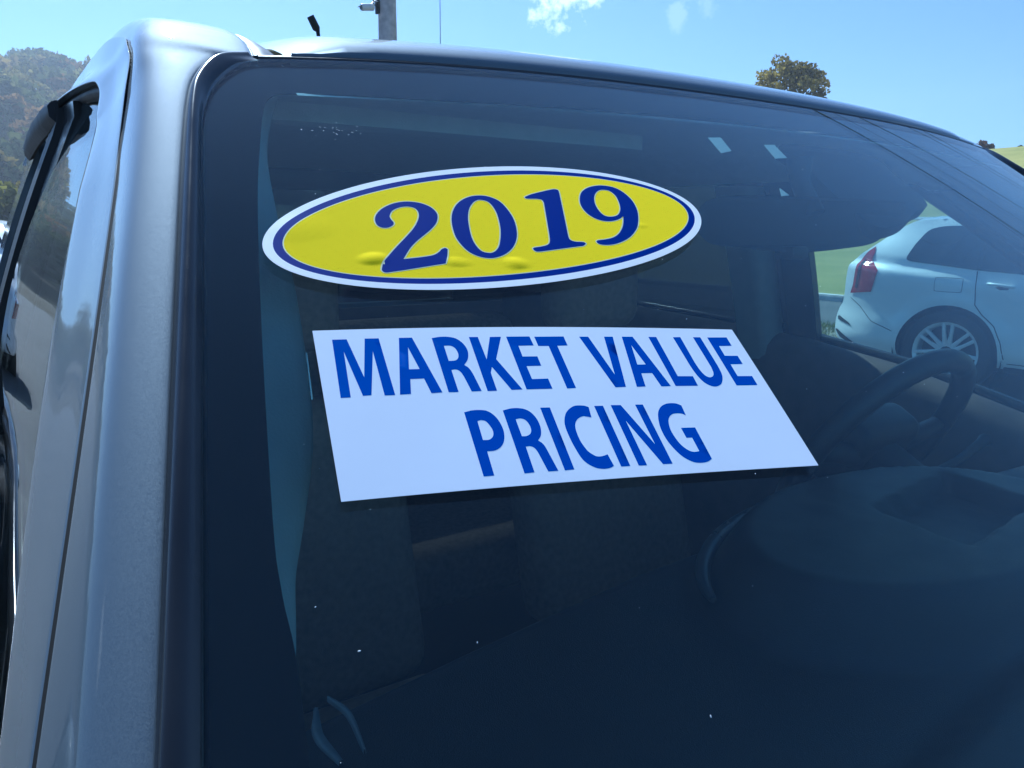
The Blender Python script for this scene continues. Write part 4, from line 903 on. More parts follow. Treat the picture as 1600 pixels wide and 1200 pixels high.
# ------------------------------------------------------------------ stickers on the windscreen (outlines in windscreen u,v x 10000; third value marks a corner)
GLY = [
  ('2',[[(-8435,2947),(-8399,2868),(-8319,2792),(-8207,2737),(-8091,2717),(-7991,2727),(-7897,2760),(-7821,2823),(-7788,2904),(-7797,2974),(-7838,3054),(-7910,3130),(-8000,3202),(-8097,3277),(-8186,3364),(-8282,3492,1),(-8171,3490),(-8058,3484),(-7979,3472),(-7922,3442),(-7883,3408),(-7845,3395),(-7825,3414,1),(-7855,3500),(-7900,3592,1),(-8035,3603),(-8223,3620),(-8405,3633),(-8480,3634),(-8505,3607),(-8500,3576),(-8472,3514),(-8405,3432),(-8309,3331),(-8198,3222),(-8093,3113),(-8024,3018),(-7983,2932),(-7979,2855),(-8013,2809),(-8079,2790),(-8162,2801),(-8237,2841),(-8279,2907),(-8278,2955),(-8262,3010),(-8285,3048),(-8338,3070),(-8393,3062),(-8431,3021)]]),
  ('0',[[(-7217,2671),(-7113,2699),(-7027,2772),(-6986,2895),(-6974,3043),(-7003,3199),(-7060,3335),(-7148,3449),(-7252,3526),(-7359,3564),(-7452,3568),(-7541,3538),(-7619,3473),(-7667,3378),(-7693,3256),(-7681,3108),(-7645,2972),(-7576,2847),(-7478,2749),(-7345,2684)],[(-7242,2739),(-7173,2765),(-7141,2827),(-7131,2932),(-7149,3062),(-7185,3201),(-7240,3334),(-7300,3437),(-7374,3496),(-7437,3499),(-7496,3465),(-7526,3377),(-7530,3270),(-7509,3136),(-7474,2998),(-7417,2871),(-7348,2786),(-7290,2747)]]),
  ('1',[[(-6693,2714,1),(-6590,2673),(-6420,2628),(-6292,2598),(-6240,2596),(-6212,2613),(-6224,2665,1),(-6452,3328,1),(-6460,3384),(-6419,3418),(-6321,3433),(-6305,3457),(-6348,3484),(-6398,3489,1),(-6867,3529,1),(-6919,3524),(-6938,3489),(-6911,3470),(-6837,3463),(-6749,3442),(-6704,3397),(-6670,3315,1),(-6500,2818,1),(-6502,2771),(-6553,2750),(-6682,2741)]]),
  ('9',[[(-5635,2536),(-5524,2536),(-5405,2570),(-5328,2648),(-5290,2785),(-5318,2942),(-5390,3086),(-5491,3224),(-5587,3312),(-5711,3396),(-5849,3455),(-5979,3487),(-6089,3488),(-6149,3467),(-6157,3434),(-6121,3416),(-6032,3409),(-5919,3386),(-5812,3332),(-5714,3246),(-5643,3157),(-5588,3065,1),(-5675,3109),(-5796,3136),(-5904,3125),(-5990,3076),(-6042,2989),(-6047,2871),(-5996,2751),(-5908,2645),(-5778,2570)],[(-5597,2610),(-5513,2631),(-5478,2707),(-5493,2808),(-5538,2922),(-5606,3009),(-5681,3054),(-5778,3064),(-5838,3034),(-5858,2947),(-5839,2835),(-5779,2721),(-5689,2638)]]),
  ('M',[[(-9047,4288,1),(-8935,4304,1),(-8861,4685,1),(-8794,4322,1),(-8684,4338,1),(-8663,4886,1),(-8741,4874,1),(-8753,4454,1),(-8836,4853,1),(-8898,4846,1),(-8975,4418,1),(-8987,4842,1),(-9059,4832,1)]]),
  ('A',[[(-8522,4361,1),(-8416,4376,1),(-8305,4931,1),(-8390,4922,1),(-8414,4780,1),(-8520,4766,1),(-8545,4900,1),(-8627,4889,1)],[(-8470,4465,1),(-8427,4688,1),(-8510,4676,1)]]),
  ('R',[[(-8256,4407,1),(-8185,4405),(-8113,4417),(-8054,4445),(-8011,4502),(-7994,4569),(-8003,4626),(-8025,4671),(-8064,4711,1),(-8036,4746),(-8020,4800),(-8010,4872,1),(-7998,4974,1),(-8077,4964,1),(-8098,4819),(-8115,4765),(-8144,4741),(-8180,4740,1),(-8180,4950,1),(-8257,4938,1)],[(-8176,4498,1),(-8122,4507),(-8090,4539),(-8081,4594),(-8093,4636),(-8124,4657),(-8177,4653,1)]]),
  ('K',[[(-7942,4445,1),(-7865,4456,1),(-7863,4690,1),(-7761,4472,1),(-7664,4484,1),(-7783,4699,1),(-7666,5018,1),(-7755,5007,1),(-7843,4767,1),(-7871,4821,1),(-7875,4994,1),(-7951,4983,1)]]),
  ('E',[[(-7618,4490,1),(-7409,4518,1),(-7407,4614,1),(-7544,4597,1),(-7548,4711,1),(-7419,4729,1),(-7422,4824,1),(-7550,4807,1),(-7551,4938,1),(-7413,4956,1),(-7415,5054,1),(-7632,5023,1)]]),
  ('T',[[(-7367,4527,1),(-7096,4562,1),(-7100,4659,1),(-7196,4648,1),(-7212,5081,1),(-7290,5073,1),(-7275,4639,1),(-7368,4625,1)]]),
  ('V',[[(-6950,4584,1),(-6864,4596,1),(-6807,5013,1),(-6710,4616,1),(-6625,4627,1),(-6767,5142,1),(-6863,5131,1)]]),
  ('A',[[(-6535,4639,1),(-6427,4653,1),(-6346,5200,1),(-6437,5189,1),(-6449,5048,1),(-6553,5035,1),(-6585,5167,1),(-6667,5158,1)],[(-6490,4737,1),(-6460,4956,1),(-6543,4946,1)]]),
  ('L',[[(-6267,4675,1),(-6187,4685,1),(-6220,5116,1),(-6071,5138,1),(-6082,5236,1),(-6299,5206,1)]]),
  ('U',[[(-6013,4710,1),(-5934,4717,1),(-5961,5006,1),(-5959,5091),(-5941,5151),(-5909,5173),(-5868,5166),(-5840,5134),(-5822,5073,1),(-5798,4736,1),(-5719,4745,1),(-5745,5073,1),(-5761,5155),(-5794,5213),(-5845,5257),(-5912,5270),(-5966,5247),(-6005,5198),(-6025,5118),(-6029,5029,1)]]),
  ('E',[[(-5644,4757,1),(-5426,4781,1),(-5438,4879,1),(-5581,4864,1),(-5594,4977,1),(-5454,4995,1),(-5464,5087,1),(-5598,5071,1),(-5612,5202,1),(-5458,5223,1),(-5470,5319,1),(-5691,5290,1)]]),
  ('P',[[(-8189,5134,1),(-8129,5129),(-8067,5136),(-8014,5154),(-7975,5194),(-7949,5252),(-7939,5328),(-7949,5388),(-7973,5438),(-8009,5471),(-8058,5487),(-8114,5481,1),(-8121,5675,1),(-8197,5665,1)],[(-8111,5226,1),(-8081,5223),(-8048,5240),(-8026,5290),(-8021,5339),(-8038,5377),(-8072,5394),(-8117,5388,1)]]),
  ('R',[[(-7889,5174,1),(-7821,5169),(-7763,5176),(-7710,5197),(-7671,5237),(-7648,5299),(-7646,5364),(-7660,5417),(-7679,5448),(-7708,5472,1),(-7685,5499),(-7672,5532),(-7665,5581,1),(-7647,5738,1),(-7723,5727,1),(-7743,5565,1),(-7755,5529),(-7780,5507),(-7818,5502,1),(-7826,5713,1),(-7901,5705,1)],[(-7815,5266,1),(-7776,5266),(-7743,5285),(-7726,5327),(-7727,5376),(-7746,5408),(-7780,5420),(-7817,5416,1)]]),
  ('I',[[(-7585,5205,1),(-7506,5217,1),(-7523,5752,1),(-7597,5745,1)]]),
  ('C',[[(-7184,5270,1),(-7202,5363,1),(-7242,5348),(-7269,5340),(-7322,5356),(-7361,5396),(-7378,5457),(-7380,5541),(-7365,5613),(-7350,5646),(-7311,5686),(-7265,5695),(-7215,5689,1),(-7208,5787,1),(-7249,5797),(-7310,5791),(-7368,5763),(-7424,5696),(-7447,5584),(-7453,5471),(-7445,5381),(-7410,5307),(-7363,5264),(-7302,5240),(-7253,5243),(-7214,5253)]]),
  ('I',[[(-7133,5269,1),(-7057,5280,1),(-7080,5814,1),(-7154,5804,1)]]),
  ('N',[[(-6988,5286,1),(-6901,5300,1),(-6786,5685,1),(-6773,5318,1),(-6704,5328,1),(-6728,5863,1),(-6808,5852,1),(-6928,5441,1),(-6943,5835,1),(-7011,5824,1)]]),
  ('G',[[(-6358,5394,1),(-6372,5488,1),(-6398,5467),(-6441,5456),(-6492,5457),(-6536,5482),(-6564,5521),(-6584,5588),(-6583,5662),(-6568,5729),(-6535,5781),(-6494,5806),(-6442,5809,1),(-6435,5686,1),(-6486,5679,1),(-6483,5589,1),(-6355,5607,1),(-6373,5890,1),(-6428,5905),(-6491,5902),(-6549,5882),(-6605,5831),(-6642,5760),(-6666,5666),(-6664,5566),(-6640,5484),(-6604,5418),(-6551,5374),(-6491,5357),(-6440,5358),(-6396,5369)]]),
  ('oval',[[(-9511,3140),(-9442,2956),(-9240,2746),(-8882,2555),(-8408,2402),(-7800,2285),(-7148,2214),(-6498,2194),(-5825,2227),(-5240,2334),(-4770,2509),(-4472,2735),(-4383,2947),(-4462,3142),(-4679,3344),(-5030,3520),(-5503,3674),(-6031,3799),(-6604,3898),(-7200,3951),(-7702,3957),(-8185,3909),(-8607,3802),(-8960,3645),(-9260,3455),(-9430,3289)]]),
  ('sheet',[[(-9185,4172,1),(-5295,4700,1),(-5441,6123,1),(-9167,5629,1)]]),
]
def contour(L, n=5):
    """spline through the points, broken at marked corners"""
    pts = [np.array(p[:2], float)/1e4 for p in L]; cor = [len(p) > 2 for p in L]; N = len(L)
    if all(cor): return np.array(pts)
    if not any(cor): return catmull(pts, n, True)
    k0 = cor.index(True); out = []; i = k0
    while True:
        run = [pts[i % N]]; j = i+1
        while not cor[j % N]: run.append(pts[j % N]); j += 1
        run.append(pts[j % N])
        seg = catmull(run, n) if len(run) > 2 else np.array(run)
        out += list(seg[:-1]); i = j
        if (i-k0) % N == 0: break
    return np.array(out)
def inside(P, poly):
    x, y = P[:, 0], P[:, 1]; res = np.zeros(len(P), bool); j = len(poly)-1
    for i in range(len(poly)):
        xi, yi = poly[i]; xj, yj = poly[j]
        c = ((yi > y) != (yj > y)) & (x < (xj-xi)*(y-yi)/(yj-yi+1e-12)+xi); res ^= c; j = i
    return res
def mindist(P, poly): return np.min(np.hypot(P[:, None, 0]-poly[None, :, 0], P[:, None, 1]-poly[None, :, 1]), 1)
# local metric frame of the pane, to work in metres
def uv2m(q): q = np.asarray(q, float); w = 0.648+(WB-0.648)*q[..., 1]; return np.stack([q[..., 0]*w, q[..., 1]*math.hypot(DY, DZ)], -1)
def m2uv(q): q = np.asarray(q, float); v = q[..., 1]/math.hypot(DY, DZ); return np.stack([q[..., 0]/(0.648+(WB-0.648)*v), v], -1)
def glyph_mesh(name, conts, off, mat, parent, hfun=None, thick=0.0001):
    """flat print laid on the curved pane: fine triangles so it follows the glass and its bubbles"""
    cm = [uv2m(c) for c in conts]; step = .005
    cm = [np.concatenate([a+(b_-a)*np.arange(max(1, int(np.linalg.norm(b_-a)/step)))[:, None]/max(1, int(np.linalg.norm(b_-a)/step)) for a, b_ in zip(c, np.roll(c, -1, 0))]) for c in cm]
    lo, hi = cm[0].min(0), cm[0].max(0)
    gx, gy = np.meshgrid(np.arange(lo[0], hi[0], step), np.arange(lo[1], hi[1], step)); G = np.stack([gx.ravel(), gy.ravel()], -1)
    allb = np.concatenate(cm); keep = inside(G, cm[0])
    for c in cm[1:]: keep &= ~inside(G, c)
    G = G[keep]
    if len(G): G = G[mindist(G, allb) > step*.5]
    P = np.r_[allb, G]; E_, Fb, k = [], [], 0
    for c in cm: E_ += [(k+i, k+(i+1) % len(c)) for i in range(len(c))]; Fb.append(list(range(k, k+len(c)))); k += len(c)
    v2, _e, f2_, *_r = delaunay_2d_cdt([Vector(p) for p in P], E_, [], 0, 1e-9)
    P2 = np.array([(v.x, v.y) for v in v2]); ct = np.array([P2[list(f)].mean(0) for f in f2_])
    ok = inside(ct, cm[0])
    for c in cm[1:]: ok &= ~inside(ct, c)
    F_ = [tuple(f) for f, o_ in zip(f2_, ok) if o_]
    q = m2uv(P2); h = off+(hfun(P2) if hfun else 0*P2[:, 0])
    V = wso(q[:, 0], q[:, 1], 0)+wsn(q[:, 0], q[:, 1])*h[:, None]
    o = mesh_obj(name, V, F_, mat, parent, True)
    me = o.data
    if sum(p.normal.z*p.area for p in me.polygons) < 0: me.flip_normals()
    return o
def offset_contour(c, d):
    m_ = uv2m(c); A = np.roll(m_, 1, 0); B = np.roll(m_, -1, 0); t = B-A; t /= np.linalg.norm(t, axis=1, keepdims=True)+1e-12
    nrm = np.stack([t[:, 1], -t[:, 0]], -1)
    area = 0.5*np.sum(m_[:, 0]*B[:, 1]-B[:, 0]*m_[:, 1])
    return m2uv(m_+nrm*d*(1 if area > 0 else -1))
# oval year sticker: an ellipse fitted to its outline
ov = uv2m(np.array([q[:2] for q in [g for g in GLY if g[0] == 'oval'][0][1][0]])/1e4)
D_ = np.stack([ov[:, 0]**2, ov[:, 0]*ov[:, 1], ov[:, 1]**2, ov[:, 0], ov[:, 1]], -1); cf = np.linalg.lstsq(D_, np.ones(len(ov)), rcond=None)[0]
Mq = np.array([[cf[0], cf[1]/2], [cf[1]/2, cf[2]]]); cen = np.linalg.solve(-2*Mq, cf[3:]); k_ = 1+cen@Mq@cen
ew, ev = np.linalg.eigh(Mq/k_); ax1, ax2 = 1/math.sqrt(ew[0]), 1/math.sqrt(ew[1]); e1, e2 = ev[:, 0], ev[:, 1]
if e1[0] < 0: e1 = -e1
if e2[1] < 0: e2 = -e2
def hb(m_):
    """air bubbles under the vinyl"""
    h = np.zeros(m_.shape[:-1])
    for (cx, cy, sx, sy, a, ang) in BUB:
        dx = m_[..., 0]-cx; dy = m_[..., 1]-cy; c, s = math.cos(ang), math.sin(ang)
        r2 = ((dx*c+dy*s)/sx)**2+((-dx*s+dy*c)/sy)**2
        h = h+a*np.clip(1-r2, 0, None)**1.3
    return h
BUB = [(*uv2m(np.array(q)), sx, sy, a, ang) for q, sx, sy, a, ang in [((-0.9144, 0.2981), 0.024, 0.016, 0.00025, 0), ((-0.8556, 0.3452), 0.011, 0.007, 0.0008, -0.1), ((-0.7794, 0.3581), 0.011, 0.006, 0.0004, 0.2), ((-0.7198, 0.3658), 0.0085, 0.0075, 0.0008, 0.3), ((-0.5421, 0.3216), 0.006, 0.004, 0.0002, 0)]]
def ellipse_disc(name, a, b_, a0, b0, off, mat, parent, nr=40, ns=140, thick=.00025):
    rows_ = []
    for t in np.linspace(0, 1, nr):
        aa, bb = a0+(a-a0)*t, b0+(b_-b0)*t; th = np.linspace(0, 2*pi, ns, endpoint=False)
        rows_.append(cen+np.cos(th)[:, None]*aa*e1+np.sin(th)[:, None]*bb*e2)
    A = np.array(rows_); q = m2uv(A); h = off+hb(A)
    top = wso(q[..., 0], q[..., 1], 0)+wsn(q[..., 0], q[..., 1])*h[..., None]
    low = top-wsn(q[..., 0], q[..., 1])*thick
    K, N = A.shape[:2]; F1 = grid_faces(K, N, True); F2 = [tuple(i+K*N for i in f[::-1]) for f in F1]
    F3 = [(j, (j+1) % N, (j+1) % N+K*N, j+K*N) for j in range(N)]+[((K-1)*N+j, (K-1)*N+(j+1) % N, (K-1)*N+(j+1) % N+K*N, (K-1)*N+j+K*N) for j in range(N)]
    return fix_normals(mesh_obj(name, np.r_[top.reshape(-1, 3), low.reshape(-1, 3)], F1+F2+F3, mat, parent, True, 60))
loc_y = Vector(wso(*m2uv(cen), 0.0005))
def at_base(o, root):                                   # keep world position under a root that sits at the thing's base
    o.matrix_parent_inverse = Matrix.Translation(-root.location)
ys_root = tag(empty('year_sticker', loc_y), 'yellow oval sticker with blue border reading 2019 on the windscreen', 'sticker')
parts = []
bw, bb_ = .0062, .0058
parts.append(ellipse_disc('white_border', ax1, ax2, ax1-bw, ax2-bw, .0005, M['white_vinyl'], ys_root, 5))
parts.append(ellipse_disc('blue_ring', ax1-bw, ax2-bw, ax1-bw-bb_, ax2-bw-bb_, .0005, M['blue_vinyl'], ys_root, 5))
parts.append(ellipse_disc('pale_ring', ax1-bw-bb_, ax2-bw-bb_, ax1-bw-bb_-.0008, ax2-bw-bb_-.0008, .0005, M['halo_vinyl'], ys_root, 3))
parts.append(ellipse_disc('yellow_field', ax1-bw-bb_-.0008, ax2-bw-bb_-.0008, .0005, .0002, .0005, M['yellow_vinyl'], ys_root, 90, 240))
for nm, conts in GLY:
    if nm in '2019' and len(nm) == 1:
        cs = [contour(c, 5) for c in conts]
        hal = [offset_contour(cs[0], .0009)]+[offset_contour(c, -.0009) for c in cs[1:]]
        parts.append(glyph_mesh('digit_outline', hal, .00056, M['halo_vinyl'], ys_root, hb))
        parts.append(glyph_mesh('digit', cs, .00062, M['blue_vinyl'], ys_root, hb))
for o in parts: at_base(o, ys_root)
# slogan sticker
shp = np.array([q[:2] for q in [g for g in GLY if g[0] == 'sheet'][0][1][0]])/1e4
loc_s = Vector(wso(*shp.mean(0), 0.0005))
sl_root = tag(empty('slogan_sticker', loc_s), 'white rectangular sticker reading MARKET VALUE PRICING in blue capitals', 'sticker')
parts = []
R1 = []
for t in np.linspace(0, 1, 24):
    a = shp[0]+(shp[3]-shp[0])*t; b_ = shp[1]+(shp[2]-shp[1])*t
    R1.append([a+(b_-a)*s for s in np.linspace(0, 1, 40)])
parts.append(thin(R1, .0006, .0002, 'white_sheet', M['sheet_vinyl'], sl_root))
for nm, conts in GLY:
    if len(nm) == 1 and nm.isalpha():
        parts.append(glyph_mesh('letter', [contour(c, 5) for c in conts], .00066, M['blue_print'], sl_root))
for o in parts: at_base(o, sl_root)

# ------------------------------------------------------------------ white estate-type SUV (local: x forward from rear axle, y left, z up)
def zbl(s): return np.interp(s, [-1.1, -.42, .18, .65, 2.6, 3.8], [1.25, 1.19, 1.13, 1.11, 1.03, .95])
def half_w(s, z):
    s = np.asarray(s, float); z = np.asarray(z, float); b_ = zbl(s)
    w = 0.965-0.09*np.clip((0.45-z)/0.2, 0, 1)**1.5
    w = w-0.012*smoothstep(.55, .72, z)*(1-smoothstep(.72, .95, z))            # light scallop along the doors
    w = w-0.035*smoothstep(-.16, -.02, z-b_)
    zs = np.interp(s, [-.85, .0, .6], [1.135, 1.062, 1.02]); w = w-0.055*smoothstep(-.015, .035, z-zs)*(1-smoothstep(-.5, .22, s))
    w = w-0.40*np.clip(z-b_, 0, None)-0.14*np.clip(z-b_-.38, 0, None)
    t = np.clip((-.40-s)/.60, 0, 1.4); w = w*(1-0.20*t**2)
    w = w-0.10*np.clip((.2-s), 0, 1)*smoothstep(0, .4, z-b_)
    t2 = np.clip((s-3.0)/.83, 0, 1); w = w*(1-0.27*t2**2)
    for c in (0.0, 2.98):
        r = np.hypot(s-c, z-.38); w = w+0.014*smoothstep(.56, .47, r)
    return w
def dens(P, step):
    P = np.asarray(P, float); out = []
    for a, b_ in zip(P, np.roll(P, -1, 0)):
        n = max(1, int(np.linalg.norm(b_-a)/step)); out += [a+(b_-a)*k/n for k in range(n)]
    return np.array(out)
def archpts(c, r=.43, z0=.30):
    a0 = math.asin((z0-.38)/r); return [(c+r*cos(t), .38+r*sin(t)) for t in np.linspace(a0, pi-a0, 26)]
top_line = catmull([(-.62, .325), (-.86, .335), (-1.06, .345), (-1.155, .41), (-1.178, .53), (-1.14, .67), (-1.088, .75), (-1.075, .85), (-1.068, 1.0), (-1.045, 1.12), (-.96, 1.21), (-.85, 1.285), (-.74, 1.37), (-.63, 1.46), (-.52, 1.53), (-.40, 1.56), (-.1, 1.575), (.5, 1.60), (1.1, 1.60), (1.5, 1.575), (1.9, 1.48), (2.35, 1.28), (2.72, 1.10), (3.2, 1.06), (3.55, .98), (3.76, .83), (3.82, .64), (3.80, .42), (3.62, .29)], 5)
bottom = archpts(2.98)+[(2.4, .27), (1.5, .26), (.6, .27)]+archpts(0.0)+[(-.50, .315)]
outline = dens(np.r_[top_line, np.array(bottom)], .035)
def side_patch(name, poly, off, mat, parent, side=-1, step=.05, thick=.0, smooth=True):
    poly = dens(poly, step); lo, hi = poly.min(0), poly.max(0)
    gx, gy = np.meshgrid(np.arange(lo[0], hi[0], step), np.arange(lo[1], hi[1], step*.8)); G = np.stack([gx.ravel(), gy.ravel()], -1)
    if len(G):
        G = G[inside(G, poly)]
        if len(G): G = G[mindist(G, poly) > step*.55]
    P = np.r_[poly, G] if len(G) else poly; n = len(poly)
    v2, e2_, f2_, *_ = delaunay_2d_cdt([Vector(p) for p in P], [(i, (i+1) % n) for i in range(n)], [list(range(n))], 1, 1e-6)
    P2 = np.array([(v.x, v.y) for v in v2]); w = half_w(P2[:, 0], P2[:, 1])+off
    V = np.stack([P2[:, 0], side*w, P2[:, 1]], -1)
    F_ = [tuple(f) if side > 0 else tuple(f) for f in f2_]
    o = mesh_obj(name, V, F_, mat, parent, smooth)
    # normals outwards
    me = o.data; s_ = sum(p.normal.y*p.area for p in me.polygons)
    if s_*side < 0: me.flip_normals()
    return o
def ribbon(pts, w):
    P = np.array(pts, float); L, R2 = [], []
    for i in range(len(P)):
        t = P[min(i+1, len(P)-1)]-P[max(i-1, 0)]; t /= np.linalg.norm(t); n = np.array([-t[1], t[0]]); L.append(P[i]+n*w/2); R2.append(P[i]-n*w/2)
    return np.array(L+R2[::-1])
def make_suv(name, loc, rz, label):
    S = tag(empty(name, loc, rz), label, 'car')
    for sd in (-1, 1):
        side_patch('body_side', outline, 0, M['white_paint'], S, sd, .042)
    # roof, tailgate, bonnet and bumpers bridge the two sides
    N = len(top_line); tg = np.gradient(top_line, axis=0); tg /= np.linalg.norm(tg, axis=1, keepdims=True); nn = np.stack([-tg[:, 1], tg[:, 0]], -1)
    qs = np.array([-1, -.985, -.96, -.92, -.85, -.7, -.45, -.2, 0, .2, .45, .7, .85, .92, .96, .985, 1]); rows_ = []
    def brow(i, q, extra=0):
        s, z = top_line[i]; w = float(half_w(s, z)); cr = np.interp(i/(N-1), [0, .15, .40, .47, .6, .75, .9, 1], [.10, .11, .07, .05, .045, .06, .09, .08])
        d = cr*(1-abs(q)**2.6)+extra; return (s+nn[i, 0]*d, q*w, z+nn[i, 1]*d)
    for i in range(N): rows_.append([brow(i, q) for q in qs])
    up = loft('upper_body', rows_, M['white_paint'], S); fix_normals(up)
    def cross_patch(nm, i0, i1, q0, q1, mat, ex=.004, par=S):
        return fix_normals(loft(nm, [[brow(i, q, ex) for q in np.linspace(q0, q1, 15)] for i in range(i0, i1+1)], mat, par))
    cross_patch('rear_window', 57, 68, -.86, .86, M['suv_glass'])
    cross_patch('windscreen', 101, 109, -.86, .86, M['suv_glass'])
    cross_patch('number_plate_recess', 37, 41, -.30, .30, M['clad'])
    cross_patch('grille', 127, 131, -.45, .45, M['trim_black'])
    box('roof_spoiler', (-.68, -.50, 1.565), (-.40, .50, 1.590), M['white_paint'], S, .012)
    for sd in (-1, 1):
        side_patch('side_window', catmull([(-.45, 1.225), (-.44, 1.195), (-.37, 1.177), (-.146, 1.158), (.165, 1.128)], 4).tolist()+[(.165, 1.512)]+catmull([(.0, 1.510), (-.16, 1.506), (-.26, 1.492), (-.34, 1.455), (-.41, 1.34)], 4).tolist(), .005, M['suv_glass'], S, sd)
        side_patch('window_post', [(.165, 1.128), (.195, 1.126), (.195, 1.514), (.165, 1.512)], .0055, M['trim_black'], S, sd)
        side_patch('side_window', [(.195, 1.126), (1.12, 1.078), (1.12, 1.53), (.7, 1.53), (.195, 1.514)], .005, M['suv_glass'], S, sd)
        side_patch('window_post', [(1.12, 1.078), (1.20, 1.075), (1.20, 1.528), (1.12, 1.53)], .0055, M['trim_black'], S, sd)
        side_patch('side_window', [(1.20, 1.075), (2.30, 1.025), (2.18, 1.15), (1.95, 1.33), (1.72, 1.46), (1.20, 1.528)], .005, M['suv_glass'], S, sd)
        tl = side_patch('tail_light', [(-.785, 1.308), (-.85, 1.262), (-.895, 1.21), (-.94, 1.133), (-.95, 1.038), (-.96, .93), (-.988, .845), (-.729, .879), (-.678, 1.086), (-.72, 1.125), (-.795, 1.178), (-.775, 1.25)], .008, M['red_lens'], S, sd, .03)
        side_patch('lamp_bar', [(-.86, 1.20), (-.905, 1.15), (-.915, 1.04), (-.93, .90), (-.90, .90), (-.885, 1.04)], .013, M['dark_lens'], tl, sd, .03)
        fd = catmull([(-.146, 1.035), (-.125, 1.052), (.06, 1.052), (.084, 1.032), (.084, .95), (.06, .928), (-.12, .927), (-.146, .945)], 4, True)
        if sd < 0:
            side_patch('fuel_door_gap', fd.tolist(), .0015, M['black_gap'], S, sd, .04)
            cfd = fd.mean(0); side_patch('fuel_door', (cfd+(fd-cfd)*np.array([.965, .935])).tolist(), .003, M['white_paint'], S, sd, .04)
        dg = [(.178, 1.12), (.188, 1.0), (.204, .83), (.27, .745), (.371, .66), (.44, .52), (.475, .379)]
        side_patch('door_gap', ribbon(dg, .008).tolist(), .002, M['black_gap'], S, sd, .05)
        side_patch('door_gap', ribbon([(1.165, 1.11), (1.16, .8), (1.15, .34)], .008).tolist(), .002, M['black_gap'], S, sd, .05)
        side_patch('door_gap', ribbon([(2.36, 1.05), (2.38, .8), (2.34, .4)], .008).tolist(), .002, M['black_gap'], S, sd, .05)
        side_patch('sill_gap', ribbon([(.50, .345), (1.4, .335), (2.35, .345)], .007).tolist(), .002, M['black_gap'], S, sd, .06)
        side_patch('sill_cladding', [(.46, .27), (1.5, .255), (2.52, .27), (2.50, .315), (1.5, .305), (.48, .315)], .004, M['clad'], S, sd, .06)
        for (s0, z0) in ((.38, 1.010), (1.35, .965)):
            w0 = float(half_w(s0, z0))
            tube('door_handle', [(s0-.10, sd*(w0-.002), z0+.008), (s0-.085, sd*(w0+.035), z0+.010), (s0, sd*(w0+.042), z0+.004), (s0+.085, sd*(w0+.035), z0-.008), (s0+.10, sd*(w0-.002), z0-.010)], .013, M['white_paint'], S, 8)
            side_patch('handle_cup', [(s0-.04, z0-.02), (s0+.0, z0-.04), (s0+.06, z0-.035), (s0+.075, z0-.012), (s0, z0)], .002, M['black_gap'], S, sd, .04)
        side_patch('bumper_gap', ribbon([(-.98, .80), (-.85, .73), (-.70, .60), (-.47, .53)], .006).tolist(), .002, M['black_gap'], S, sd, .05)
        side_patch('bumper_insert', [(-1.145, .585), (-1.125, .605), (-.97, .552), (-.925, .52), (-.97, .53), (-1.13, .56)], .006, M['clad'], S, sd, .03)
        side_patch('bumper_insert', [(-1.165, .455), (-1.135, .465), (-.99, .40), (-.875, .355), (-.87, .338), (-.95, .345), (-1.09, .385)], .006, M['clad'], S, sd, .03)
        tube('roof_rail', [(-.20, sd*.60, 1.57), (-.10, sd*.60, 1.622), (.6, sd*.61, 1.648), (1.3, sd*.60, 1.638), (1.45, sd*.59, 1.57)], .016, M['chrome'], S, 8)
        side_patch('headlight', [(3.50, .90), (3.68, .86), (3.72, .76), (3.58, .78), (3.45, .84)], .006, M['lens_clear'], S, sd, .04)
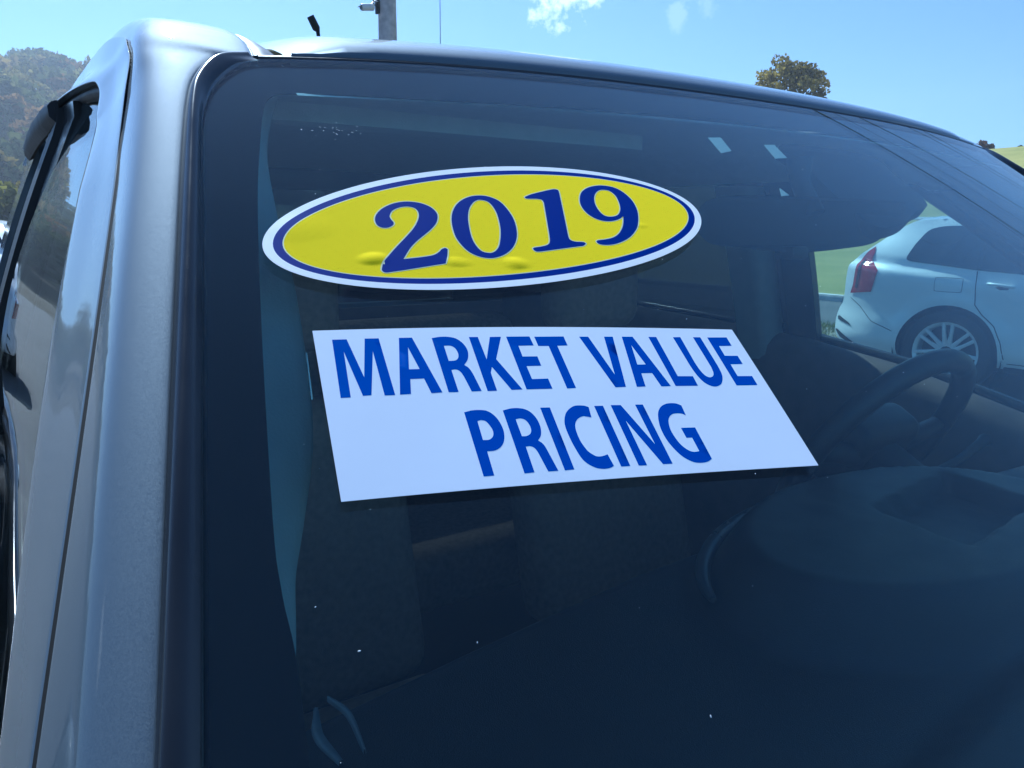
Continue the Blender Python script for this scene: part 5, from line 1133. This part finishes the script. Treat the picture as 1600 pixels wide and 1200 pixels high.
    box('underbody', (-.80, -.80, .24), (3.6, .80, .62), M['clad'], S, .03)
    box('cabin_floor', (-.55, -.70, .62), (2.6, .70, 1.0), M['clad'], S, .03)
    for (x, sd) in ((0, -1), (0, 1), (2.98, -1), (2.98, 1)):
        for q in (0,):
            liner = lathe('wheel_arch_liner', [(.46, -.30), (.462, .10), (.30, .14), (.001, .14)], M['black_gap'], S, 30)
            liner.location = (x, sd*.66, .38); liner.rotation_euler.z = radians(90 if sd < 0 else -90)
        w_ = make_wheel(S, .38, .278, .25, 7, True); w_.location = (x, sd*.835, .38); w_.rotation_euler = (0, 0, radians(90 if sd < 0 else -90))
    return S
suv = make_suv('parked_car', (7.20, 3.03, .135), radians(-82), 'white SUV seen through the cab of the pickup, rear end towards the left')
def copy_tree(o, parent=None):
    c = o.copy(); col.objects.link(c); c.parent = parent
    for ch in [q for q in bpy.data.objects if q.parent == o]: copy_tree(ch, c)
    return c
s2 = copy_tree(suv); s2.location = (-1.36, 11.2, .004); s2.rotation_euler.z = radians(90)
s2['label'] = 'white car at the left edge beyond the pickup, mostly hidden'
suv['group'] = 'white parked cars'; s2['group'] = 'white parked cars'

# ------------------------------------------------------------------ hazy air between here and the hills
hb_ = bpy.data.meshes.new('haze'); bm = bmesh.new(); bmesh.ops.create_cube(bm, size=1.0)
for v in bm.verts: v.co = Vector((v.co.x*1120, v.co.y*1120, -2.0+(v.co.z+.5)*95))
bm.to_mesh(hb_); bm.free()
haze = tag(bpy.data.objects.new('haze', hb_), 'thin sunlit haze in the air before the hills', 'haze', kind='stuff'); col.objects.link(haze)
hm = bpy.data.materials.new('haze_air'); hm.use_nodes = True; nt = hm.node_tree; nt.nodes.clear()
ho = nt.nodes.new('ShaderNodeOutputMaterial'); hvn = nt.nodes.new('ShaderNodeVolumePrincipled')
hvn.inputs['Color'].default_value = (0.80, 0.88, 1.0, 1); hvn.inputs['Density'].default_value = 0.0007; hvn.inputs['Anisotropy'].default_value = 0.35
nt.links.new(hvn.outputs[0], ho.inputs['Volume']); hb_.materials.append(hm)
